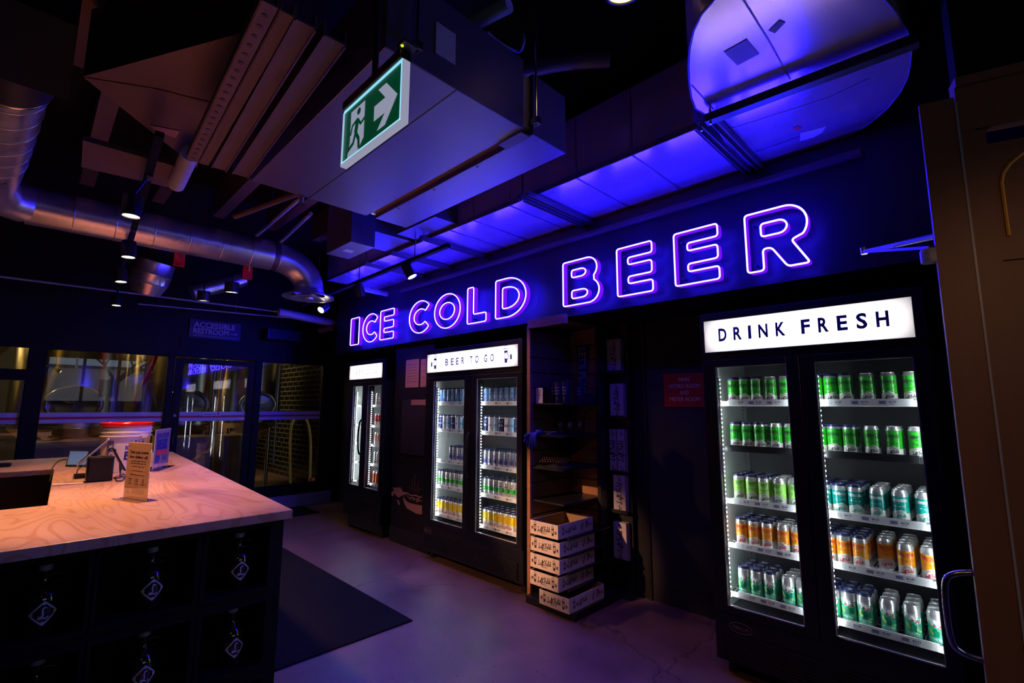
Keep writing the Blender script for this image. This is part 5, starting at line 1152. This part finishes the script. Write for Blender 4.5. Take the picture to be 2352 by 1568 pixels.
def patch(px, nm, m): V = [U(x, y, 2, ZD-.003) for x, y in px]; V2 = [v+Vector((0, 0, .002)) for v in V]; n = len(V); MB().add(V+V2, [tuple(range(n)), tuple(range(n, 2*n))[::-1]]+[(i, (i+1) % n, (i+1) % n+n, i+n) for i in range(n)]).build(nm, m, t)
patch([(1663, 120), (1715, 91), (1744, 124), (1694, 151)], 'paper_label', 'purple_label'); patch([(1766, 71), (1790, 47), (1804, 52), (1780, 77)], 'tape', 'brown_cabinet'); patch([(1838, 306), (1898, 290), (1888, 305), (1868, 316), (1838, 324)], 'torn_label', 'ink_pale'); patch([(1821, 295), (1832, 289), (1842, 294), (1831, 301)], 'small_tape', 'ink_red')
a = U(1622, 276, 2, ZD-.05); b = U(2110, 92, 2, ZD-.05); tag(MB().bar(a, b, .045, .040).build('support_bar', 'metal_black', org=(a+b)/2), 'black support bar crossing under the big rounded duct', 'bar')
tag(MB().cyl((a.x+.02, a.y, ZD-.08), (a.x+.02, a.y, 3.75), .006).build('hanger_rod', 'steel', org=a), 'threaded rod hanging the black bar beside the big rounded duct', 'rod')
# suspended air unit
t = thing('air_unit', 'boxy suspended air unit lit violet, behind the green exit sign', 'air handler', (-2.2, 1.3, 2.8))
MB().box(-2.965, -1.462, .80, 1.535, 2.80, 3.16).build('casing', 'galvanized', t, bevel=.004)
MB().box(-2.965, -1.462, 1.60, 1.855, 2.80, 3.12).build('outlet_collar', 'galvanized', t, bevel=.004)
MB().box(-2.95, -1.48, 1.53, 1.605, 2.83, 3.10).build('filter_slot', 'beige_cabinet', t)
MB().box(-1.64, -1.48, 1.535, 1.60, 2.79, 2.795).build('dark_label', 'brown_cabinet', t)
MB().box(-1.460, -1.458, 1.02, 1.12, 2.90, 3.04).build('data_label', 'ink_pale', t)
for x in (-2.7, -2.3, -1.9): MB().box(x, x+.012, 1.615, 1.627, 2.797, 2.80).build('screw', 'metal_black', t)
MB().box(-2.96, -1.46, 1.135, 1.139, 2.7985, 2.80).build('panel_seam', 'metal_black', t)
MB().text(rot2(txt('FC-6A', .05, width=.16), 0), (-1.78, .93, 2.7985), (1, 0, 0), (0, -1, 0)).build('pen_mark', 'metal_black', t)
for x, y in ((-1.44, 1.60), (-2.98, 1.60), (-1.44, .92)): MB().cyl((x, y, 2.84), (x, y, 3.75), .006, seg=8).box(x-.02, x+.02, y-.015, y+.015, 2.84, 2.87).build('threaded_rod', 'steel', t)
# exit sign
a = U(786, 368, 1, .67); b = U(920, 285, 1, .67); x0, x1, z0, z1 = a.x, b.x, a.z, U(921, 142, 1, .67).z
z0 = (a.z+b.z)/2
t = thing('exit_sign', 'lit green running-man exit sign with an arrow to the right', 'exit sign', ((x0+x1)/2, .68, z0))
MB().box(x0, x1, .672, .684, z0, z1).build('panel', 'exit_green', t)
fr = MB(); q_ = .008
fr.box(x0-q_, x1+q_, .668, .690, z0-q_, z0).box(x0-q_, x0, .668, .690, z0, z1).box(x1, x1+q_, .668, .690, z0, z1); fr.build('white_frame', 'exit_white', t)
MB().box(x0, x1, .668, .690, z1, z1+.006).box(x0, x0+.003, .6665, .668, z0, z1).box(x1-.003, x1, .6665, .668, z0, z1).box(x0, x1, .6665, .668, z0, z0+.003).build('lit_edge', 'exit_edge', t)
Wd, Hd = x1-x0, z1-z0
E_ = lambda pts: [(x0+u*Wd, z0+v*Hd) for u, v in pts]
mb = MB()
def fl(pts, yy=.6712): n_ = len(pts); mb.add([(x, yy, z) for x, z in E_(pts)], [tuple(range(n_))])
fl([(.09, .05), (.29, .05), (.39, .22), (.39, .90), (.13, .90), (.13, .32)]); mb.build('door_symbol', 'exit_white', t)
mb = MB(); fl([(.56, .35), (.74, .35), (.62, .13), (.75, .13), (.93, .50), (.75, .87), (.62, .87), (.74, .62), (.56, .62)]); mb.build('arrow', 'exit_white', t)
man = join(ring(.5, 1, 0, 2*PI)) 
mb = MB(); hx, hz = x0+.285*Wd, z0+.79*Hd
mb.add([(hx+.012*math.cos(k*PI/8), .6706, hz+.012*math.sin(k*PI/8)) for k in range(16)], [tuple(range(16))])
for pts, w_ in (([(.27, .66), (.24, .42)], .024), ([(.27, .66), (.17, .60), (.14, .44)], .011), ([(.27, .64), (.33, .52), (.41, .58)], .011), ([(.24, .42), (.30, .26), (.31, .08)], .015), ([(.24, .42), (.20, .25), (.08, .16)], .015)):
    mb.text(stroke(E_(pts), w_, 0), (0, .6706, 0), (1, 0, 0), Z3)
mb.build('running_man', 'exit_green', t)
MB().box(x0, x1, .660, .700, z1+.006, z1+.036).build('housing', 'metal_black', t, bevel=.003); MB().cyl(((x0+x1)/2, .68, z1+.036), ((x0+x1)/2, .68, 3.75), .010).build('stem', 'metal_black', t)
MB().box(x1-.01, x1+.03, .655, .70, z1+.036, z1+.046).build('test_plate', 'galv_dark', t); MB().lathe([(.005, 0), (.004, .003)], (x1+.01, .66, z1+.035), 10, axis=(0, 0, -1)).build('indicator', 'lamp_yellow', t)
# channels to the left of the exit sign
for (ya, yb, w_, h_, lab, perf) in ((.545, .475, .052, .04, 'perforated steel channel, leftmost of the four by the exit sign', 1), (.605, .535, .045, .04, 'narrow steel channel beside the perforated one by the exit sign', 0), (.685, .60, .075, .06, 'broad steel channel by the exit sign, left of the dark gap', 0), (.80, .715, .085, .06, 'broad steel channel by the exit sign, right of the dark gap', 0)):
    t = thing('steel_channel', lab, 'channel', (-2.4, ya, 2.90), 'steel channels by the exit sign'); k_ = 1.235/1.42; a = Vector((-3.20*k_, ya*k_, 2.735)); b = Vector((-1.70*k_, yb*k_, 2.735)); w_ *= k_
    MB().bar(a, b, w_, .008).bar(a+Vector((0, w_/2, .02)), b+Vector((0, w_/2, .02)), .006, h_).bar(a-Vector((0, w_/2, -.02)), b-Vector((0, w_/2, -.02)), .006, h_).build('channel', 'galv_dark', t)
    if perf:
        for i in range(22): c_ = a+(b-a)*(.03+.044*i); MB().lathe([(.009, 0), (.009, .001)], c_-Vector((0, 0, .006)), 10).build('hole', 'metal_black', t)
# transition duct, access panel, pipe
def slabpx(name, lab, cat, pts, z, h, m, bev=0):
    V = [U(x, y, 2, z) for x, y in pts]; return tag(MB().prism([(v.x, v.y) for v in V], 2, z, z+h).build(name, m, org=(V[0].x, V[0].y, z), bevel=bev), lab, cat)
slabpx('transition_duct', 'wide triangular sheet metal duct at the top left of the ceiling', 'air duct', [(190, 176), (605, 62), (500, 240), (452, 386)], 2.97, .34, 'galv_dark')
slabpx('access_panel', 'flat tan panel hanging below the triangular duct', 'panel', [(190, 322), (411, 384), (404, 434), (187, 384)], 2.90, .03, 'galv_dark')
tds = MB().text(stroke([(U(x, y, 2, 2.967).x, U(x, y, 2, 2.967).y) for x, y in ((196, 181), (350, 205), (508, 243))], .018, 0), (0, 0, 2.9665), (1, 0, 0), (0, 1, 0))
td = [o for o in bpy.data.objects if o.name.startswith('transition_duct')][0]; tds.build('fold', 'brown_cabinet', td)
V = [U(x, y, 2, 2.966) for x, y in ((342, 287), (412, 301), (404, 317), (362, 303))]; MB().add(V, [(0, 1, 2, 3)]).build('paper_label', 'ink_pink', td)
a = U(437, 352, 2, 2.88); b = U(405, 424, 2, 2.88); tag(MB().cyl(a, b, .045).build('pipe_end', 'pipe_grey', org=a, smooth=40), 'short pale pipe end beside the triangular duct', 'pipe')
t = tag(MB().box(-3.4, -1.9, -.05, .08, 3.34, 3.52).build('steel_beam', 'brown_cabinet', org=(-2.5, 0, 3.34)), 'brown steel beam, orange light put into its colour, at the top left corner', 'beam')  # warm lamplight on the beam is put into its brown colour
# spiral duct
SX, SZ = -5.13, 3.02
t = thing('spiral_duct', 'shiny round duct running over the counter to the round diffuser', 'air duct', (SX, 1, SZ))
run = [(SX, -.15+.09*i, SZ) for i in range(21)]; el = [(SX, 1.65+.38*math.sin(a), SZ-.30*(1-math.cos(a))) for a in [k*PI/20 for k in range(1, 10)]]
MB().tube(run, .150, 32).build('run', 'spiral_steel', t, smooth=60)
MB().tube(run[-1:]+el+[(SX, 2.03, 2.72)], .148, 32).build('elbow', 'spiral_steel', t, smooth=60)
for k in range(7): y = .12+.26*k; MB().tube([(SX+.1515*math.cos(a*PI/16), y, SZ+.1515*math.sin(a*PI/16)) for a in range(32)], .0045, 6, closed=True).build('seam', 'spiral_steel', t, smooth=60)
MB().tube([(SX, -.15, SZ)]+[(SX+.0, -.15, SZ)], .1, 8) 
MB().lathe([(.151, .0), (.151, .05)], (SX, 1.62, SZ), 32, axis=(0, 1, 0), cap=False).build('coupling', 'galv_dark', t, smooth=40)
t2 = t
MB().tube([(SX+.02, -.17, SZ), (SX+.12, -.30, SZ), (SX+.35, -.34, SZ+.02), (-4.3, -.30, 3.02), (-3.55, -.2445, 3.02), (-3.05, -.2074, 3.02)], .150, 32).build('run', 'spiral_steel', t2, smooth=60)
for k in range(6): x = -4.2+.2*k; MB().tube([(x, -.30+.0741*(x+4.3)+.1515*math.cos(a*PI/16), 3.02+.1515*math.sin(a*PI/16)) for a in range(32)], .004, 6, closed=True).build('seam', 'spiral_steel', t2, smooth=60)
MB().cyl((-3.07, -.209, 3.02), (-2.80, -.189, 3.02), .168, seg=32).build('flange', 'metal_black', t, smooth=40); MB().tube([(-3.12, -.2126+.1515*math.cos(a*PI/16), 3.02+.1515*math.sin(a*PI/16)) for a in range(32)], .010, 6, closed=True).build('clamp_band', 'steel', t, smooth=60); MB().box(-2.80, -2.2, -.38, 0, 2.84, 3.25).build('plenum_box', 'rubber', t)
t = thing('round_diffuser', 'round stepped air diffuser under the elbow of the shiny duct', 'diffuser', (SX, 2.03, 2.65))
MB().lathe([(.15, .09), (.16, .055), (.26, .012), (.262, 0), (.235, .004), (.18, .028), (.165, .030)], (SX, 2.03, 2.645), 48, cap=False).build('outer_cone', 'spiral_steel', t, smooth=50)
MB().lathe([(.0, .018), (.13, .022), (.17, -.002), (.165, -.006), (.11, .010), (.0, .008)], (SX, 2.03, 2.640), 40, cap=False).build('middle_cone', 'spiral_steel', t, smooth=50)
MB().lathe([(.0, -.012), (.045, -.010), (.05, .006), (.0, .010)], (SX, 2.03, 2.638), 28, cap=False).build('centre_disc', 'spiral_steel', t, smooth=50)
# track lights
def spot(label, x, y, z, aim, energy, r=.046, L=.11, rail=None, ry=None, angle=75, lens='lens_warm'):
    t = thing('track_spotlight', label, 'spotlight', (x, y, z)); d = (Vector(aim)-Vector((x, y, z))).normalized()
    c = Vector((x, y, z)); bk = c-d*L
    MB().lathe([(r*.9, 0), (r, .006), (r, L), (r*1.0, L+.012), (r*.86, L+.012), (r*.84, L-.01)], bk, 28, axis=d, cap=False).add([], []).lathe([(0, 0), (r*.9, 0)], bk, 28, axis=d, cap=False).build('housing', 'metal_black', t, smooth=40)
    MB().lathe([(0, L+.006), (r*.84, L+.006)], bk, 24, axis=d, cap=False).build('lens', lens, t)
    rz = rail or z+.2; ry = bk.y if ry is None else ry; MB().cyl((bk.x, bk.y, bk.z), (bk.x, ry, rz), .008, seg=10).box(bk.x-.04, bk.x+.04, ry-.015, ry+.015, rz-.02, rz+.01).build('yoke', 'metal_black', t)
    if energy: lamp('spot_lamp', 'SPOT', tuple(c+d*.03), energy, WARM, .03, tuple(c+d*2), angle, .7)
def track(label, a, b, rods):
    t = thing('light_track', label, 'track', (Vector(a)+Vector(b))/2); MB().bar(a, b, .036, .028).build('rail', 'rubber', t); 
    for f in rods: p_ = Vector(a)+(Vector(b)-Vector(a))*f; MB().cyl(p_, (p_.x, p_.y, 3.75), .005, seg=8).build('suspension_rod', 'steel', t)
track('black light track over the counter', (-2.75, .329, 2.80), (-7.3, .62, 2.80), (.1, .4, .8))
track('black light track left of the neon letters', (-2.86, 2.17, 2.72), (-5.9, 2.27, 2.72), (.16, .50, .85))
S2 = 98
spot('lit spotlight over the counter, biggest and highest in the photo', -3.28, .305, 2.54, (-3.27, .30, .9), S2*1.0, rail=2.79, ry=.363)
spot('lit spotlight over the counter, second in its row', -4.40, .42, 2.58, (-4.35, .50, .9), S2*1.1, rail=2.79, ry=.434)
spot('lit spotlight over the counter, third in its row', -5.35, .48, 2.58, (-5.25, .62, .9), S2*.8, rail=2.79, ry=.495)
spot('lit spotlight, farthest in the row over the counter', -6.75, .59, 2.59, (-6.7, .62, .9), S2*.2, rail=2.79, ry=.585)
spot('nearly edge-on lit spotlight left of the neon, nearest the camera', -3.42, 2.21, 2.595, (-2.62, 2.95, .7), 34, rail=2.71, L=.12, ry=2.19)
spot('lit spotlight left of the neon, middle of its track', -4.40, 2.26, 2.595, (-4.62, 3.03, .75), 22, rail=2.71, ry=2.22)
spot('lit spotlight by the round diffuser at the far end of its track', -5.42, 2.30, 2.595, (-4.65, .60, 1.05), 34, rail=2.71, ry=2.255)
spot('dark round-backed spotlight with lit rim, right of the red tag', -5.75, 1.45, 2.72, (-6.0, 1.55, .3), 5, r=.07, L=.10, rail=3.74)
spot('dark round-backed spotlight with lit rim above the restroom sign', -6.25, 1.30, 2.68, (-6.5, 1.4, .3), 5, r=.065, L=.10, rail=3.74)
# lamps of the room that are above or beside the frame
spot('ceiling spotlight at the top edge, throwing an amber glow', U(1430, -14, 2, 3.25).x, U(1430, -14, 2, 3.25).y, 3.25, (-1.55, 2.3, 0), 24, r=.07, L=.06, rail=3.74, angle=50, lens='lens_dim')
spot('spotlight above the near end of the counter, out of the frame', -3.0, -1.45, 2.75, (-3.35, .45, .98), 215, rail=3.74, angle=46)
spot('spotlight aimed at the shelf bay, out of the frame', -3.75, -2.0, 2.75, (-2.72, 2.85, .62), 1150, rail=3.74, angle=12)
spot('spotlight behind the camera lighting the floor, out of the frame', .3, -.3, 2.9, (-1.9, 2.1, .0), 14, rail=3.74, angle=62)
spot('spotlight behind the camera lighting the right door, out of the frame', .9, .5, 2.3, (.3, 2.2, 1.4), 11, rail=3.74, angle=60)

# pipes, hangers and small ceiling things
def pipe(label, pts, r, m='pipe_grey', cat='pipe', name='pipe'):
    if cat == 'pipe' and r > .007:
        t = thing(name, label, cat, pts[0]); MB().tube([tuple(p) for p in pts], r, 12).build('tube', m, t, smooth=60)
        p_ = Vector(pts[0])*.4+Vector(pts[1])*.6; MB().cyl(p_, (p_.x, p_.y, 3.75), .004, seg=6).build('hanger_rod', 'steel', t); return t
    return tag(MB().tube([tuple(p) for p in pts], r, 10).build(name, m, smooth=60, org=pts[0]), label, cat)
pipe('thin conduit across the brewery partition, upper of the two', [(-6.9, -1.5, 2.75), (-6.9, 2.55, 2.78), (-6.9, 2.6, 2.775)], .011)
pipe('thin conduit across the brewery partition, lower of the two', [(-6.95, .8, 2.66), (-6.95, 2.5, 2.72)], .008)
pipe('fat pale pipe lit violet above the far end of the partition', [U(640, 716, 0, -6.7), U(770, 743, 0, -6.7)], .055)
pipe('short red-brown pipe end at the corner of the bulkhead', [U(735, 758, 0, -6.9), U(768, 752, 0, -6.6)], .045, 'brown_cabinet')
pipe('sprinkler pipe below the air unit', [U(540, 497, 2, 2.86), U(692, 440, 2, 2.86), U(692, 447, 2, 2.80)], .020, 'brown_cabinet')
t = thing('sprinkler_head', 'sprinkler head hanging below the end of its pipe', 'sprinkler', U(693, 466, 2, 2.76)); c = U(693, 466, 2, 2.76); MB().cyl(c, c+Vector((0, 0, .07)), .014).build('body', 'steel', t, smooth=40); MB().lathe([(.022, -.006), (.022, -.003)], c, 14).build('deflector', 'steel', t)
pipe('violet-lit pipe behind the neon track running to the letters', [U(820, 660, 2, 2.84), U(958, 690, 2, 2.84)], .03)
for (x, y, lab) in ((412, 590, 'red tag with a chrome clip below the shiny duct, left one'), (568, 622, 'red tag with a chrome clip below the shiny duct, right one')):
    c = U(x, y, 0, -5.3); t = thing('hanging_tag', lab, 'tag', c); MB().box(c.x-.02, c.x+.02, c.y-.045, c.y+.045, c.z-.09, c.z+.06).build('plate', 'red_plastic', t, bevel=.004); MB().cyl(c+Vector((.025, .01, -.02)), c+Vector((.025, .01, .10)), .008, seg=8).build('clip', 'steel', t); MB().cyl(c+Vector((0, 0, .06)), (c.x, c.y, 3.75), .004, seg=6).build('wire', 'steel', t)
t = thing('flexible_duct', 'ribbed round duct stub below the shiny duct, left one', 'air duct', U(350, 625, 0, -5.9)); c = U(350, 620, 0, -5.9)
MB().lathe([(.17, 0), (.17, .12), (.174, .125), (.17, .13), (.165, .22), (.169, .225), (.16, .23), (.12, .34)], c+Vector((0, .02, .09)), 32, axis=(-.25, -.15, -1)).build('stub', 'spiral_steel', t, smooth=40)
t = thing('flexible_duct', 'ribbed round duct stub below the shiny duct, right one', 'air duct', U(535, 660, 0, -6.6)); c = U(560, 640, 0, -6.6)
MB().tube([c+Vector((0, -.09*i, -.045*i)) for i in range(7)], [.09+.006*(i % 2) for i in range(7)], 20).build('stub', 'spiral_steel', t, smooth=20); MB().cyl(c+Vector((0, -.1, 0)), (c.x, c.y-.1, 3.75), .004, seg=6).build('hanger_wire', 'steel', t)
for i, (x0_, y0_, x1_, y1_) in enumerate(((590, 540, 690, 455), (640, 560, 715, 490), (880, 130, 1010, 60), (1000, 100, 1170, 10))):
    lab = ('thin violet-lit pipe behind the sprinkler, left one', 'thin violet-lit pipe behind the sprinkler, right one', 'dark ceiling pipe above the exit sign', 'dark ceiling pipe above the air unit')[i]
    pipe(lab, [U(x0_, y0_, 2, 3.35), U(x1_, y1_, 2, 3.35)], .035 if i > 1 else .018)
pipe('thin looping cable above the air unit', spline([U(1120, 75, 2, 3.3), U(1150, 100, 2, 3.3), U(1190, 118, 2, 3.3), U(1202, 100, 2, 3.3), U(1202, 80, 2, 3.4)], 6), .008, 'pipe_grey', 'cable', 'cable')
pipe('curved round pipe at the ceiling right of the air unit', spline([U(1200, 158, 2, 3.4), U(1300, 140, 2, 3.4), U(1400, 132, 2, 3.4)], 6), .05, 'galv_dark')
for i in range(7): tag(MB().box(-5.6+.0, -3.2, -.9+.52*i, -.80+.52*i, 3.45, 3.75).build('ceiling_joist', 'brown_cabinet', org=(-4.4, -.85+.52*i, 3.45)), 'dark joist under the ceiling, %s from the left' % ORD[i], 'joist', 'joists above the counter')

# ================================================================ RIGHT DOOR AND ITS CASING
e1 = Vector((.957, .289, 0)); nn = Vector((-.289, .957, 0)); P0 = Vector((-.10, 2.02, 0))
def D(px, py): p_ = P(px, py, P0, nn); return (p_-P0).dot(e1), p_.z
def dob(mb, s0, s1, z0, z1, d0, d1):   # s along the face, d towards the camera (negative = away)
    mb.obox(P0+e1*s0-nn*d1+Vector((0, 0, z0)), e1*(s1-s0), nn*(d1-d0), (0, 0, z1-z0)); return mb
sL = D(2165, 700)[0]; sA = D(2255, 700)[0]; sB = D(2296, 700)[0]; sC = D(2325, 700)[0]; zt = D(2112, 241)[1]
ms = struct(dob(MB(), sL, sA-.004, 0, zt, -.014, 0), 'door_2', 'door_brown')
dob(MB(), sA-.004, sA+.002, 0, zt-.02, -.045, .002).build('metal_strip', 'pipe_grey', ms)
mb = MB(); dob(mb, sA+.002, sB, 0, zt, -.045, -.006); dob(mb, sB, sC, 0, zt-.10, -.05, -.020); dob(mb, sA+.002, sC+1.0, zt-.12, zt+.03, -.05, -.004); dob(mb, sA+.002, sC+1.0, zt+.03, zt+.06, -.05, .012)
mb.build('casing', 'door_brown', ms)
dl = MB(); z_r = D(2330, 545)[1]; dob(dl, sC, sC+.9, z_r-.06, z_r, -.055, -.03); dob(dl, sC, sC+.9, 0, z_r-.06, -.055, -.040); dob(dl, sC, sC+.9, z_r, zt-.16, -.06, -.05); dl.build('leaf', 'door_brown', ms)
ar = []
for k in range(13): aa = PI-PI*k/12; ar.append((sC+.22+.19*math.cos(aa), zt-.30+.12*math.sin(aa)))
ar = [(sC+.03, z_r+.02)]+ar+[(sC+.41, z_r+.02)]
MB().tube([P0+e1*s_+nn*.048+Vector((0, 0, z)) for s_, z in ar], .005, 6).build('arched_trim', 'yellow_sign', ms)
struct(dob(MB(), sL+.12, sC+1.2, zt+.06, 3.75, -.12, -.06), 'wall_above_door', 'rubber')
hz0, hz1 = U(2200, 1520, 1, 2.05).z, U(2200, 1318, 1, 2.05).z
bp = P0+e1*sL+nn*.02
zc0, zc1 = P(2225, 1515, P0, nn).z, P(2225, 1318, P0, nn).z
hp = [bp+Vector((0, 0, zc0)), bp-e1*.045+nn*.0+Vector((0, 0, zc0+.012)), bp-e1*.066+Vector((0, 0, zc0+.05)), bp-e1*.066+Vector((0, 0, zc1-.05)), bp-e1*.045+Vector((0, 0, zc1-.012)), bp+Vector((0, 0, zc1))]
MB().tube(spline([tuple(v) for v in hp], 6), .009, 12).build('pull_handle', 'steel', ms, smooth=60)
t = thing('door_closer', 'grey hydraulic door closer with a long arm at the right door', 'door closer', P0+e1*sL+Vector((-.03, 0, 1.9)))
c0 = P(2135, 590, P0+nn*.02, nn); MB().lathe([(.0, 0), (.022, 0), (.024, .006), (.024, .040), (.021, .046), (0, .046)], c0+Vector((0, 0, -.02)), 24, cap=False).build('spindle_body', 'pipe_grey', t, smooth=40)
MB().obox(c0+Vector((0, -.02, -.018)), e1*.05, nn*.04, (0, 0, .04)).build('bracket', 'pipe_grey', t)
a = P(2140, 568, P0+nn*.02, nn); b = P(1985, 578, P0+nn*.45, nn); MB().bar(a, b, .018, .010).build('arm', 'galv_dark', t); c = P(2150, 542, P0+nn*.05, nn); MB().bar(b, c, .014, .014).cyl(c+(b-c)*.5, c, .010).build('second_arm', 'pipe_grey', t)
MB().lathe([(.012, -.01), (.012, .018)], b, 14).build('pivot', 'steel', t)
